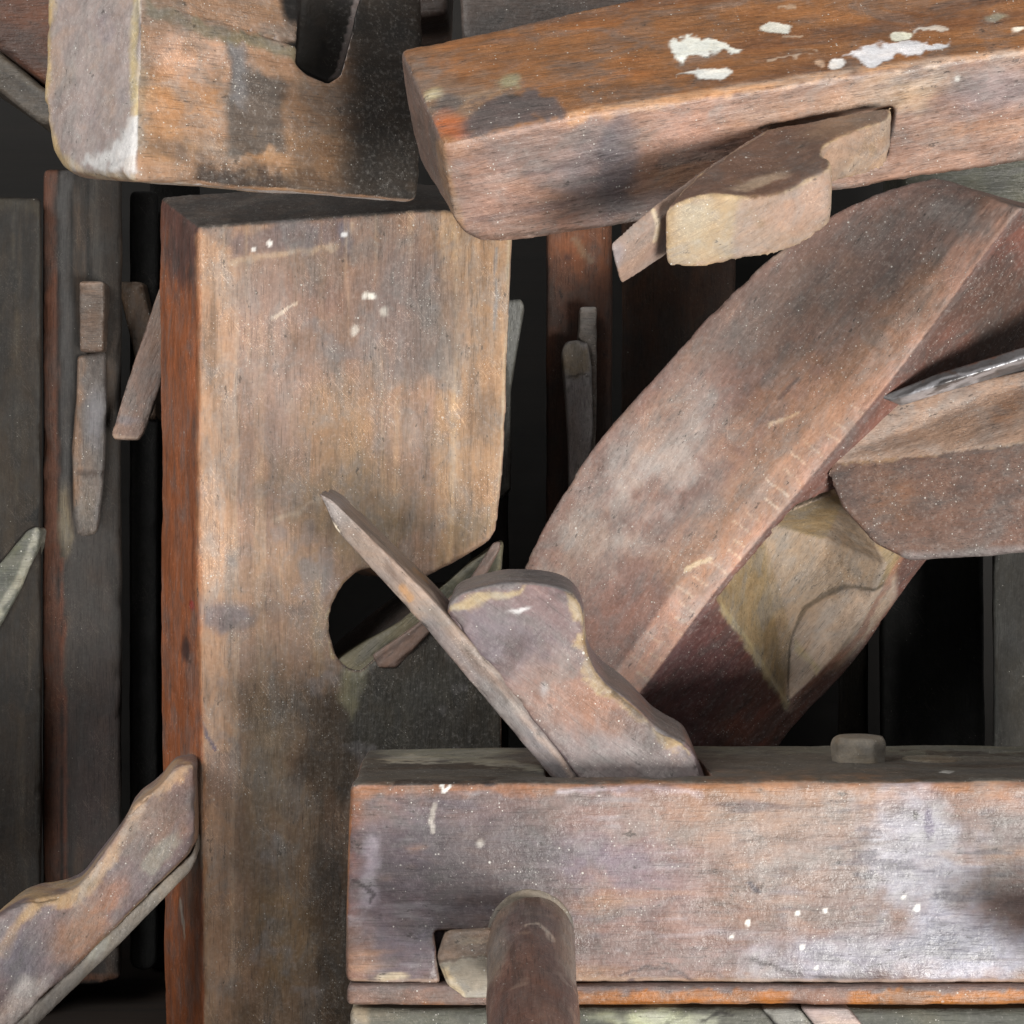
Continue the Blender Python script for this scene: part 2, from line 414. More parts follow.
body = wood('body', loft([fr, bk]), .068, [pf, pt, pe], MV, [
    (whole('top'), (84, 81, 75), .95, dict(r=.6)),
    (patches((.25, .9, .9), .0, .5, 31, 'top'), (66, 56, 48), .7),
    (poly([(640, 740), (1240, 740), (1240, 757), (640, 752)], 4, 6, 'top'), (104, 104, 92), .7),
    (ell(455, 752, 60, 8, 2, .4, .4, 'top'), (140, 138, 122), .75),
    (ell(410, 757, 30, 3, 3, .4, .4, 'top'), (168, 162, 146), .7),
    (ell(500, 762, 55, 3.5, 5, .4, .4, 'top'), (150, 146, 130), .6),
    (line([(650, 748), (690, 775)], 2, .5, .3, 'top'), (140, 120, 110), .4),
    # orange worn arris
    (line([(352, 790), (700, 787), (1030, 792)], 6, .8, .9), (150, 98, 58), .8),
    (line([(352, 800), (352, 850), (350, 905)], 9, .9, .9), (150, 94, 54), .8),
    (line([(620, 800), (800, 800), (900, 800)], 16, 1.0, .8), (156, 116, 84), .5),
    (line([(395, 781), (560, 782)], 2.2, .6, 1.0), (52, 40, 34), .75),
    (ell(490, 783, 9, 4, 0, .4, .3), (30, 26, 25), .9),
    (line([(560, 792), (650, 788), (700, 794)], 3, .8, .8), (176, 166, 176), .8, dict(r=.3)),
    # greys and browns of the face, with peg shadow and sheen painted in
    (ell(405, 880, 66, 70, 0, .5, .4, 'front'), (96, 88, 98), .8),
    (ell(500, 855, 105, 64, 0, .45, .35, 'front'), (90, 82, 88), .85),
    (poly([(418, 830), (560, 810), (575, 930), (500, 960), (430, 925)], 12, 12, 'front'), (84, 77, 78), .6),  # peg's shadow, up and left of it, painted into the face colour
    (ell(645, 850, 78, 60, 10, .6, .4, 'front'), (108, 98, 112), .8),
    (ell(402, 960, 45, 32, 0, .5, .3, 'front'), (96, 92, 104), .7),
    (ell(770, 850, 110, 60, -4, .7, .45, 'front'), (140, 112, 96), .6),
    (ell(720, 820, 150, 26, 2, .8, .5, 'front'), (150, 116, 90), .5),
    (ell(660, 940, 90, 28, 0, .6, .5, 'front'), (130, 104, 98), .55),
    (ell(880, 860, 120, 60, 10, .8, .8, 'front'), (132, 122, 120), .6),
    (ell(915, 850, 42, 60, 0, .6, .7, 'front'), (164, 164, 178), .7, dict(r=.28)),  # bluish sheen painted into the colour, here and in the next patches
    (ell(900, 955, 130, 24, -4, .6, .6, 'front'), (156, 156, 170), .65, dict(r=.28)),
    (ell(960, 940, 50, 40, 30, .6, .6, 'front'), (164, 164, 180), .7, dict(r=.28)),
    (ell(925, 945, 40, 16, 0, .5, .9, 'front'), (112, 112, 124), .6),
    (patches((.35, 1.6, 1.6), .3, .9, 44, 'front'), (86, 80, 88), .6),
    (patches((.3, 1.2, 1.2), .35, .9, 45, 'front'), (158, 120, 92), .55),
    (patches((.5, 3.5, 3.5), .4, .9, 46, 'front'), (150, 144, 150), .4), (patches((.22, 5, 5), .3, .8, 49, 'front'), (92, 78, 76), .45),
    (lambda c: ell(920, 880, 110, 90, 0, .8, .5, 'front')(c)*sm(.25, .6, fbm(c['g'], (.8, 4, 4), 4, 50)), (84, 80, 90), .7),
    (line([(372, 845), (366, 900)], 6, .9, .9, 'front'), (150, 140, 150), .7),
    (line([(352, 880), (372, 893), (368, 902)], 1.6, .5, .5), (52, 42, 46), .7),
    (line([(388, 799), (432, 805), (432, 820)], 1.6, .5, .5), (80, 62, 60), .6),
    (line([(434, 805), (430, 822), (432, 832)], 2.0, .5, .8, 'front'), (176, 168, 160), .7),
    (line([(441, 783), (444, 792), (450, 787)], 1.8, .4, .3), (222, 222, 218), .95),
    (ell(482, 843, 5, 4, 0, .5, .5, 'front'), (170, 165, 160), .8),
    (line([(352, 982), (560, 980), (800, 982), (1200, 981)], 2.5, .6, .8), (176, 150, 130), .55),
    (ell(392, 976, 16, 4, -4, .4, .4), (186, 168, 140), .85),
    (line([(620, 976), (645, 967), (680, 972), (700, 984)], 1.3, .5, .3, 'front'), (78, 66, 66), .8),
    (line([(750, 960), (800, 976)], 2.2, .6, .3, 'front'), (84, 76, 78), .8),
    (line([(748, 883), (758, 893)], 2.4, .5, .3), (66, 58, 70), .8),
    (ell(915, 815, 2.5, 5), (60, 52, 52), .9), (ell(928, 822, 4, 14, 0, .5, .4), (96, 86, 112), .7),
    (line([(840, 848), (860, 843), (900, 842)], 1.4, .6, .5), (96, 80, 76), .6),
    (line([(740, 842), (760, 838), (880, 836)], 1.2, .6, .5), (104, 84, 76), .5),
    (ell(748, 925, 2.2, 3.5, 0, .3, .2), (232, 228, 222), 1), (ell(801, 946, 2.4, 2.2, 0, .3, .2), (226, 224, 220), 1),
    (ell(917, 909, 3.1, 2.9, 0, .3, .2), (240, 240, 238), 1), (ell(797, 913, 2.1, 1.8, 0, .3, .2), (222, 220, 214), .9),
    (ell(732, 937, 1.8, 1.7, 0, .3, .2), (222, 220, 214), .9), (ell(826, 912, 2, 2, 0, .3, .2), (228, 226, 222), .9),
    (ell(904, 897, 2.4, 2.2, 0, .3, .2), (228, 226, 222), .9), (ell(815, 968, 1.7, 1.5, 0, .3, .2), (228, 226, 222), .9),
    (ell(946, 772, 7, 1.8, 0, .3, .2), (205, 205, 200), .9),
    (patches((1.2, 1.2, 1.2), .2, .8, 48, 'end'), (172, 160, 150), .5),
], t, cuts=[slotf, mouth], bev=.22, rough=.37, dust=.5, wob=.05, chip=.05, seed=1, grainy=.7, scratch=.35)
# sole strip, standing a little proud under the face
fr = [(347, 985.5), (346, 1006), (1235, 1006), (1235, 985.5)]
wood('sole_strip', prism([(x, y, 59.8) for x, y in fr], (0, 9.1, 0)), .075, [Plane([(350, 985, 59.8), (1000, 985, 59.8), (600, 1006, 59.8)], 'front')],
     [(148, 92, 44), (156, 98, 44), (118, 76, 44)], [
    (poly([(340, 980), (1250, 980), (1250, 991), (340, 991.5)], 2, 2), (100, 92, 94), .85),
    (poly([(340, 980), (475, 980), (500, 1010), (340, 1010)], 8, 6), (106, 90, 86), .85),
    (poly([(800, 980), (850, 980), (855, 1010), (790, 1010)], 6, 6), (104, 84, 80), .8),
    (patches((.4, 3, 3), .1, .7, 9), (92, 58, 36), .7)], t, bev=.12, rough=.45, dust=.4, seed=2, wob=.02)
# iron rising from the top
def bar(name, quad, depth, ext, vox, base, st, parent, mat=None, bev=.06, seed=0, grain=(1, 0, 0), planes=None, **k):
    pl = planes or [Plane([(*quad[0], depth[0]), (*quad[1], depth[1]), (*quad[2], depth[2])], 'front')]
    return wood(name, prism([(x, y, d) for (x, y), d in zip(quad, depth)], ext), vox, pl, base, st, parent, bev=bev, mat=mat, seed=seed, grain=grain, **k)
iq = [(317, 491), (332, 499), (430, 596), (505, 678), (580, 779), (596, 800), (571, 800), (553, 779), (425, 628), (334, 530)]
idp = [61.0, 61.0, 61.3, 61.5, 61.8, 61.9, 61.9, 61.8, 61.4, 61.1]
def dirpx(x0, y0, x1, y1): return (x1-x0, 0, y0-y1)
bar('iron', iq, idp, (.1, 3.4, .15), .06, [(120, 104, 96), (132, 114, 102), (106, 98, 98)], [
    (line([(430, 625), (500, 705), (560, 775)], 9, .6, .4), (104, 100, 104), .6),
    (line([(335, 500), (440, 610), (574, 774)], 2.2, .8, .4), (166, 146, 134), .55),
    (ell(329, 509, 12, 16, -40, .5, .4), (140, 130, 128), .7),
    (line([(404, 586), (412, 597)], 3.6, .5, .6), (160, 118, 70), .6),
    (line([(332, 524), (338, 531)], 1.8, .5, .3), (206, 190, 166), .8),
    (patches((.6, 2, 2), .2, .7, 5), (84, 66, 58), .6)], t, bev=.05, seed=3, grain=dirpx(317, 491, 580, 779), rough=.5, dust=.15, grainy=.5, wob=.03)
# the wedge with its worn scroll
wq = [(449, 622), (446, 606), (456, 594), (480, 586), (515, 581), (548, 584), (568, 590), (578, 600), (583, 616), (584, 640), (590, 662), (602, 680), (622, 694), (640, 710),
      (655, 727), (672, 737), (690, 744), (704, 779), (712, 800), (598, 800), (580, 779), (520, 706)]
wq = chaikin(wq, 2, (17, 18, 19, 20))
pw = Plane([(460, 600, 61.4), (690, 760, 61.6), (560, 770, 61.6)], 'front')
ptw = Plane([(450, 600, 61.4), (560, 585, 61.4), (500, 570, 65)], 'top')
curve_ = [(583, 598), (588, 616), (588, 640), (593, 660), (606, 680), (626, 695), (645, 712), (665, 732), (690, 742)]
wood('wedge', prism([(x, y, 61.4+.2*(y-580)/200) for x, y in wq], (.1, 3.6, .35)), .06, [pw, ptw],
     [(116, 96, 96), (106, 92, 96), (126, 96, 86)], [
    (poly([(560, 640), (640, 700), (700, 780), (560, 780), (480, 690)], 20, 16, 'front'), (132, 116, 110), .6),
    (poly([(620, 735), (690, 745), (702, 780), (575, 780), (560, 750)], 14, 8, 'front'), (128, 118, 118), .7),
    (ell(560, 700, 42, 26, 30, .8, .6, 'front'), (146, 104, 82), .6),
    (ell(610, 715, 30, 14, 40, .8, .6, 'front'), (152, 106, 80), .5),
    (ell(500, 640, 48, 30, 20, .6, .4, 'front'), (100, 94, 102), .6),
    (poly([(447, 604), (480, 590), (528, 587), (520, 597), (486, 604), (462, 612), (449, 613)], 3, 4, 'front'), (160, 142, 110), .85),
    (line(curve_, 10, .4, .9), (160, 138, 104), .9), (line([(570, 588), (584, 600), (590, 625), (590, 650)], 7, .4, 1.0), (150, 126, 92), .8), (line([(x-4, y+3) for x, y in curve_[2:7]], 4, .6, .9), (112, 88, 66), .5),
    (line([(571, 590), (583, 596), (592, 604)], 3, .5, .9), (58, 50, 46), .7),
    (line([(606, 683), (624, 702), (640, 716)], 1.8, .5, .9), (64, 52, 44), .7),
    (whole('top'), (106, 103, 104), .8), (line([(448, 600), (460, 588), (490, 581), (545, 580)], 5, .6, .4), (112, 108, 108), .7),
    (ell(522, 610, 14, 2, -8, .5, .5, 'front'), (206, 204, 206), .75), (ell(545, 689, 5, 9, 0, .6, .6, 'front'), (160, 160, 164), .5),
    (line([(449, 612), (452, 640), (500, 690)], 2, .6, .6), (150, 112, 86), .6),
    (patches((.8, .8, .8), .3, .8, 61, 'front'), (84, 68, 66), .6)],
     t, bev=.14, seed=4, grain=dirpx(450, 600, 690, 770), rough=.48, dust=.7, wob=.06, chip=.14, grainy=.5, scratch=.5, soft=4)
# strike button and flush plug on top
bt = []
for k, (dz, r) in enumerate(((-.3, .88), (.62, .93), (.84, .82), (.88, .3))):
    c = Vector((0, 64.6*CM, zt*CM+dz*CM))
    c.x = W(858, 750, 64.8).x
    bt.append([c+Vector((math.cos(a+.2)*r*(1+.03*math.sin(3*a)), math.sin(a+.2)*r, 0))*CM for a in np.linspace(0, 2*math.pi, 9, endpoint=False)])
wood('strike_button', loft(bt), .05, [Plane([(840, 745, 64), (880, 745, 64), (860, 760, 64)], 'front')], [(110, 102, 92), (122, 112, 98), (96, 88, 78)], [], t, bev=.06, seed=5, grainy=.3, rough=.7, dust=.3, wob=.03)
bt = []
for dz, r in ((-.3, 1.0), (.05, 1.0), (.07, .9)):
    c = Vector((W(937, 760, 64.5).x, 65.2*CM, zt*CM+dz*CM))
    bt.append([c+Vector((math.cos(a)*r, math.sin(a)*r*.8, 0))*CM for a in np.linspace(0, 2*math.pi, 20, endpoint=False)])
wood('flush_plug', loft(bt), .05, [Plane([(840, 745, 64), (880, 745, 64), (860, 760, 64)], 'front')], [(108, 102, 90), (120, 112, 98), (96, 86, 74)], [], t, bev=.03, seed=6, rough=.7, dust=.3)
# the round peg in view, and one added out of view for its shadow
def peg(px, seed):
    dv = Vector((0, -9.5, -1.5))*CM; p0 = W(px, 939, 60)-dv*.2; p1 = p0+dv*1.2
    o = wood('peg', cyl(p0, p1, .0130, .0120, 40, 10, .0003), .06, [Plane([(px-40, 950, 58), (px+40, 950, 58), (px, 1020, 54)], 'front')],
         [(98, 70, 60), (86, 62, 56), (120, 92, 80)], [
        (line([(px-36, 990), (px-36, 930), (px, 903), (px+36, 930), (px+36, 990)], 9, .9, .5), (138, 126, 112), .6),
        (ell(px, 940, 40, 26, 0, .8, .4), (104, 92, 90), .6), (line([(px-5, 955), (px+8, 952), (px+18, 962)], 2.6, .5, .8), (176, 158, 142), .8),
        (ell(px+5, 1000, 20, 30, 0, .8, .6), (112, 84, 72), .5), (patches((.4, 2.2, 2.2), .1, .6, 17), (74, 54, 46), .7), (patches((1.2, 1.2, 1.2), .35, .7, 18), (132, 108, 94), .6)], t, bev=.12, seed=seed, grain=(0, -9, -1.5), rough=.4, dust=.35, wob=.06, grainy=1.1, scratch=.6)
    return o
peg(531, 7); peg(1106, 8)  # right one is unseen, added to shade the right end
# collar of old glue round the peg, and the small locking wedge beside it
col_ = []
for dy, r in ((.4, 1.33), (-.03, 1.36), (-.07, 1.3)):
    c = W(531, 941, 60)+Vector((0, dy, .06))*CM
    col_.append([c+Vector((math.cos(a)*r, 0, math.sin(a)*r*1.12))*CM for a in np.linspace(0, 2*math.pi, 32, endpoint=False)])
wood('collar', loft(col_), .06, [pf], [(104, 95, 86), (114, 104, 92), (92, 84, 78)], [], t, bev=.04, seed=9, rough=.75, dust=.3, grainy=.2)
lk = [(446, 932, 59.9), (492, 931, 59.5), (492, 998, 59.5), (464, 998, 59.5), (447, 986, 59.6), (437, 958, 59.9)]
wood('locking_wedge', prism(lk, (0, 1.6, 0)), .045, [Plane([(440, 935, 59.6), (490, 935, 59.5), (470, 990, 59.5)], 'front')], [(140, 120, 104), (128, 108, 94), (150, 130, 112)], [
    (poly([(436, 962), (496, 958), (496, 1002), (462, 1002), (440, 985)], 3, 3), (142, 136, 124), .8), (line([(438, 962), (494, 957)], 1.4, .5, .4), (88, 74, 64), .7),
    (poly([(438, 966), (450, 968), (470, 998), (452, 996), (436, 978)], 3, 3), (186, 166, 134), .85), (ell(472, 942, 16, 4, 0, .6, .5), (164, 148, 128), .6)], t, bev=.05, seed=10, rough=.6, wob=.03, grainy=.5)
settle(t)

# =================================================================== plane below it, edge of the picture
t = thing('moulding_plane', 'grey-green mouldy wooden plane only just showing under the long front plane', 'hand plane', W(700, 1180, 64))
fr = [(350, 1008.5), (350, 1125), (1240, 1125), (1240, 1008.5)]
pl_ = Plane([(350, 1010, 60.4), (1000, 1010, 60.4), (600, 1100, 60.4)], 'front')
fr3 = [W(x, y, 60.4) for x, y in fr]; zb = -19.95*CM
for p in fr3:
    if p.z < -.17: p.z = zb
wood('body', loft([fr3, [p+Vector((0, 9, 0))*CM for p in fr3]]), .1, [pl_], [(92, 92, 84), (80, 82, 75), (102, 98, 88)], [
    (poly([(340, 1000), (366, 1000), (366, 1140), (340, 1140)], 3, 3), (146, 132, 112), .8),
    (ell(640, 1018, 30, 9, 0, .5, .9), (176, 180, 152), .95), (ell(700, 1022, 16, 6, 0, .5, .9), (170, 172, 150), .6),
    (line([(700, 1022), (716, 1013), (732, 1016)], 1.6, .5, .4), (50, 48, 46), .8)], t, bev=.2, seed=11, rough=.7, dust=.5, wob=.04)
wood('iron', prism([(761, 1008.6, 60.1), (800, 1008.6, 60.1), (880, 1110, 60.1), (846, 1110, 60.1)], (0, 2, 0)), .07, [pl_], [(104, 104, 100), (118, 116, 110), (90, 88, 86)],
     [(line([(760, 1006), (850, 1112)], 3, .5, .3), (34, 32, 32), .9)], t, bev=.04, seed=12, rough=.5)
wood('wedge', prism([(801, 1008.6, 59.9), (848, 1008.6, 59.9), (862, 1024, 59.9), (900, 1110, 59.9), (884, 1110, 59.9)], (0, 2, 0)), .07, [pl_], [(166, 148, 144), (150, 134, 132), (176, 158, 146)],
     [], t, bev=.08, seed=13, rough=.6)
settle(t)

# =================================================================== upper right plane, tilted
t = thing('coffin_plane', 'orange-brown plane with white paint splashes lying tilted across the upper right', 'hand plane', W(900, 150, 60))
Af = [(441, 143, 56.0), (446, 178, 56.7), (454, 220, 57.7), (464, 234, 58.1), (482, 242, 58.3), (512, 243, 58.4), (1180, 138, 60.4), (1180, 26, 58.0), (1030, 49, 57.5), (572, 116, 56.2)]
Ab = [(401, 50, 59.6), (404, 80, 60.2), (412, 130, 61.2), (420, 160, 61.5), (440, 190, 61.8), (470, 205, 62), (1180, 60, 64), (1180, -128, 61.4), (1000, -85, 61.0), (632, -2, 60.2)]
puf = Plane([(450, 140, 56.05), (1100, 38, 57.75), (512, 243, 58.4)], 'front')
put = Plane([(441, 143, 56.0), (1030, 49, 57.5), (632, -2, 60.2)], 'top')
pue = Plane([(441, 143, 56.0), (458, 230, 58), (401, 50, 59.6)], 'end')
slot = hull([W(*p) for p in [(764, 127, 56.2), (896, 101, 56.2), (899, 135, 56.4), (884, 160, 56.8), (836, 171, 57), (764, 127, 59), (893, 106, 59), (884, 160, 59.4), (836, 171, 59.4)]])
wood('body', loft([[W(*p) for p in Af], [W(*p) for p in Ab]]), .068, [puf, put, pue],
     [(148, 117, 102), (134, 106, 94), (156, 120, 96)], [
    (whole('top'), (128, 86, 52), 1, dict(r=.5, d=.3)),
    (patches((.2, 1.2, 1.2), .0, .6, 70, 'top'), (104, 68, 44), .75),
    (patches((.25, 1.0, 1.0), .2, .8, 71, 'top'), (146, 92, 50), .7),
    (poly([(400, 50), (470, 75), (560, 100), (572, 118), (440, 145)], 16, 14, 'top'), (122, 100, 84), .7),
    (ell(470, 98, 40, 9, -12, .5, .8, 'top'), (150, 120, 92), .6),
    (poly([(452, 138), (470, 108), (530, 92), (565, 96), (572, 118), (520, 128)], 5, 8, 'top'), (86, 76, 76), .9),
    (ell(432, 92, 12, 8, -20, .5, .6, 'top'), (178, 164, 128), .9), (ell(448, 100, 16, 9, 0, .5, .5, 'top'), (88, 84, 84), .8),
    (ell(446, 124, 18, 13, 30, .6, .6), (170, 92, 48), .85), (ell(512, 82, 14, 8, 0, .5, 1.0, 'top'), (136, 136, 108), .7),
    (ell(515, 98, 10, 4, 0, .5, .9, 'top'), (44, 40, 36), .7),
    (line([(572, 119), (700, 97), (860, 72), (1030, 50)], 3, .8, .6), (188, 146, 112), .7),
    # front
    (poly([(470, 140), (620, 112), (640, 240), (600, 245), (560, 190), (480, 165)], 12, 14, 'front'), (118, 104, 102), .6),
    (ell(585, 165, 26, 42, 20, .6, .6, 'front'), (96, 92, 98), .5), (ell(618, 160, 20, 60, 5, .5, .5, 'front'), (92, 88, 94), .7),  # blue-grey; the left patch repeats the wedge's cast shadow in colour
    (ell(500, 195, 36, 26, 0, .6, .5, 'front'), (156, 124, 112), .6), (ell(575, 220, 30, 16, -10, .6, .6, 'front'), (160, 118, 100), .6),
    (ell(690, 130, 40, 22, -10, .6, .5, 'front'), (166, 130, 116), .6), (ell(660, 205, 60, 12, -10, .6, .5, 'front'), (122, 112, 114), .6),
    (ell(910, 90, 56, 22, -10, .6, .5, 'front'), (180, 156, 130), .6), (ell(985, 90, 46, 26, -10, .6, .5, 'front'), (140, 126, 128), .7),
    (ell(960, 130, 60, 16, -8, .6, .6, 'front'), (172, 130, 104), .6), (ell(820, 100, 90, 14, -9, .6, .5, 'front'), (152, 128, 116), .5),
    (line([(470, 241), (600, 229), (780, 200), (1030, 161)], 3, .6, .6), (86, 66, 56), .7),
    (patches((.4, 1.6, 1.6), .35, .8, 73, 'front'), (98, 84, 84), .55),
    (ell(958, 77, 3, 3, 0, .3, .2, 'front'), (200, 196, 190), .8),
    # end
    (whole('end'), (112, 94, 88), .85), (patches((.7, .7, .7), .1, .6, 74, 'end'), (96, 84, 80), .6), (line([(441, 143), (450, 190), (460, 235)], 4, .7, .6), (150, 116, 84), .6),
    # paint
    (poly([(672, 46), (690, 43), (706, 42), (742, 50), (738, 54), (706, 57), (690, 60), (684, 66), (674, 57)], 1.5, 3, 'top'), (212, 213, 206), 1, dict(r=.6, g=.1)),
    (poly([(678, 78), (700, 73), (724, 71), (729, 76), (720, 82), (700, 84), (696, 78)], 1.4, 2, 'top'), (214, 214, 210), 1, dict(r=.6, g=.1)),
    (ell(778, 29, 17, 5.5, 0, .12, .06, 'top'), (212, 213, 206), 1, dict(g=.1)), (ell(902, 37, 12.5, 6, -6, .12, .1, 'top'), (210, 208, 190), 1, dict(g=.1)),
    (ell(837, 66, 8, 6, -10, .15, .15, 'top'), (214, 210, 208), 1, dict(g=.1)), (ell(819, 65, 5, 3, 0, .3, .3, 'top'), (190, 160, 136), .8),
    (poly([(842, 57), (862, 49), (900, 45), (930, 41), (952, 42), (953, 47), (930, 51), (926, 59), (900, 58), (872, 66), (860, 64), (856, 56)], 1.6, 3, 'top'), (208, 207, 212), 1, dict(g=.1)),
    (line([(916, 32), (935, 29), (948, 32)], 1.8, .4, .6, 'top'), (190, 184, 176), .8), (ell(1018, 32, 7, 2.2, -5, .3, .3, 'top'), (214, 208, 196), .9), (ell(995, 21, 10, 3, 0, .5, .6, 'top'), (140, 140, 120), .6),
    (line([(768, 64), (800, 58), (812, 58)], 1.6, .6, 1.2, 'top'), (196, 176, 156), .6), (line([(790, 54), (816, 53)], 1.2, .6, 1.2, 'top'), (190, 170, 150), .5),
    (line([(780, 9), (796, 8)], 1.4, .6, .6, 'top'), (170, 150, 130), .6), (line([(784, 38), (803, 38)], 1.2, .6, .6, 'top'), (180, 160, 140), .6),
    (line([(760, 127), (800, 121), (866, 108)], 1.6, .4, .3), (22, 17, 16), .8),  # shadow line along the slot's top edge, drawn in near-black
    (poly([(762, 125), (898, 100), (900, 136), (884, 162), (836, 172)], 3, 2, 'in'), (120, 88, 66), .8),
], t, bev=.14, cuts=[slot], grain=dirpx(437, 135, 1024, 50), rough=.45, dust=.5, wob=.05, chip=.06, seed=21, scratch=.4)
# wedge standing out of the slot
T = [(767, 128, 57.1), (893, 104, 57.3), (892, 119, 56.9), (852, 130, 56.2), (815, 150, 55.6), (838, 163, 55.0), (812, 178, 54.8), (782, 194, 54.5), (742, 198, 54.2), (706, 194, 54.0), (672, 206, 54.0), (662, 212, 54.0), (700, 172, 55.2)]
ext = (.05, .5, -1.45)
Tt = [W(*p) for p in T]; e_ = Vector(ext)*CM
lowk = [.35, .25, 1.0, .9, .75, 1.1, 1.15, 1.1, 1.15, 1.35, 1.1, .95, .3]
lo_ = [p+e_*k for p, k in zip(Tt, lowk)]
k_ = chaikin([tuple(p)+(k,) for p, k in zip([tuple(q) for q in Tt], lowk)], 2, (0, 1, 12))
Tt = [Vector(q[:3]) for q in k_]; lo_ = [Vector(q[:3])+e_*q[3] for q in k_]
pwt = Plane([(767, 128, 57.1), (838, 163, 55.0), (672, 206, 54.0)], 'top')
pwf = Plane([(672, 206, 54.0), (838, 163, 55.0), (740, 260, 54.5)], 'front')
wood('wedge', loft([Tt, lo_]), .06, [pwt, pwf], [(146, 120, 102), (134, 112, 96), (156, 130, 106)], [
    (whole('top'), (96, 72, 60), 1), (patches((.4, 1.4, 1.4), .1, .7, 80, 'top'), (88, 68, 58), .7),
    (ell(850, 120, 40, 12, -20, .6, .5, 'top'), (132, 108, 88), .7), (ell(760, 178, 22, 4, -20, .6, .7, 'top'), (156, 138, 120), .7),
    (poly([(660, 205), (736, 196), (732, 262), (680, 268), (655, 240)], 6, 8, 'front'), (150, 130, 100), .8),
    (ell(690, 222, 14, 16, 0, .6, .8, 'front'), (152, 142, 124), .6), (ell(800, 205, 40, 20, -30, .7, .6, 'front'), (158, 126, 108), .7),
    (patches((1.4, 1.4, 1.4), .2, .7, 81, 'front'), (122, 98, 70), .5), (edges(.3, .8), (186, 160, 124), .5),
], t, bev=.14, seed=22, grain=dirpx(640, 240, 870, 120), rough=.55, dust=.4, wob=.05, chip=.05, grainy=.5, soft=8)
iq = [(766, 128, 57.3), (700, 170, 55.4), (654, 204, 54.5), (614, 237, 53.9), (610, 243, 53.9), (612, 252, 53.9), (656, 222, 54.4), (700, 186, 55.3), (768, 140, 57.2)]
wood('iron', loft([[W(*p) for p in iq], [W(*p)+Vector((.3, 1.0, -.82))*CM for p in iq]]), .045, [Plane([(612, 238, 53.9), (612, 262, 54), (655, 215, 54.6)], 'front')],
     [(138, 116, 104), (150, 128, 114), (124, 104, 98)], [(ell(616, 258, 8, 14, 0, .6, .4), (136, 130, 136), .6), (line([(652, 210), (658, 240)], 3, .6, .6), (196, 176, 146), .7)], t, bev=.08, seed=23, soft=6, chip=0, grain=dirpx(612, 240, 760, 130), rough=.5, dust=.2, grainy=.3)
settle(t)

# =================================================================== tall plane standing on end
t = thing('bench_plane', 'tall pale brown wooden plane standing on end, its mouth cut from the right side', 'hand plane', W(350, 1060, 74))
D = 72
BF = [(198, 226), (320, 218), (430, 209), (514, 214), (511, 330), (506, 440), (500, 510), (498, 530), (492, 541), (452, 565), (421, 581), (414, 580), (380, 567), (360, 571), (344, 585), (333, 605), (330, 632),
      (336, 655), (347, 668), (362, 672), (420, 622), (470, 585), (500, 590), (503, 640), (506, 1090), (205, 1090), (200, 700)]
fr = [W(x, y, D) for x, y in BF]
zf = -19.95*CM
for p in fr:
    if p.z < -.19: p.z = zf
ex = Vector((W(159, 226, 77).x-W(198, 226, 72).x, .05, 0))
bk = []
for p in fr:
    q = p+ex
    if p.z > .09: q.z += .0185
    bk.append(q)
ptf = Plane([(200, 300, D), (500, 300, D), (350, 900, D)], 'front')
pts = Plane([(198, 226, 72), (198, 900, 72), (159, 226, 77)], 'side')
ptt = Plane([(198, 226, 72), (430, 209, 72), (170, 203, 77)], 'top')
lip = [(421, 580), (380, 565), (345, 584), (330, 615), (333, 655)]
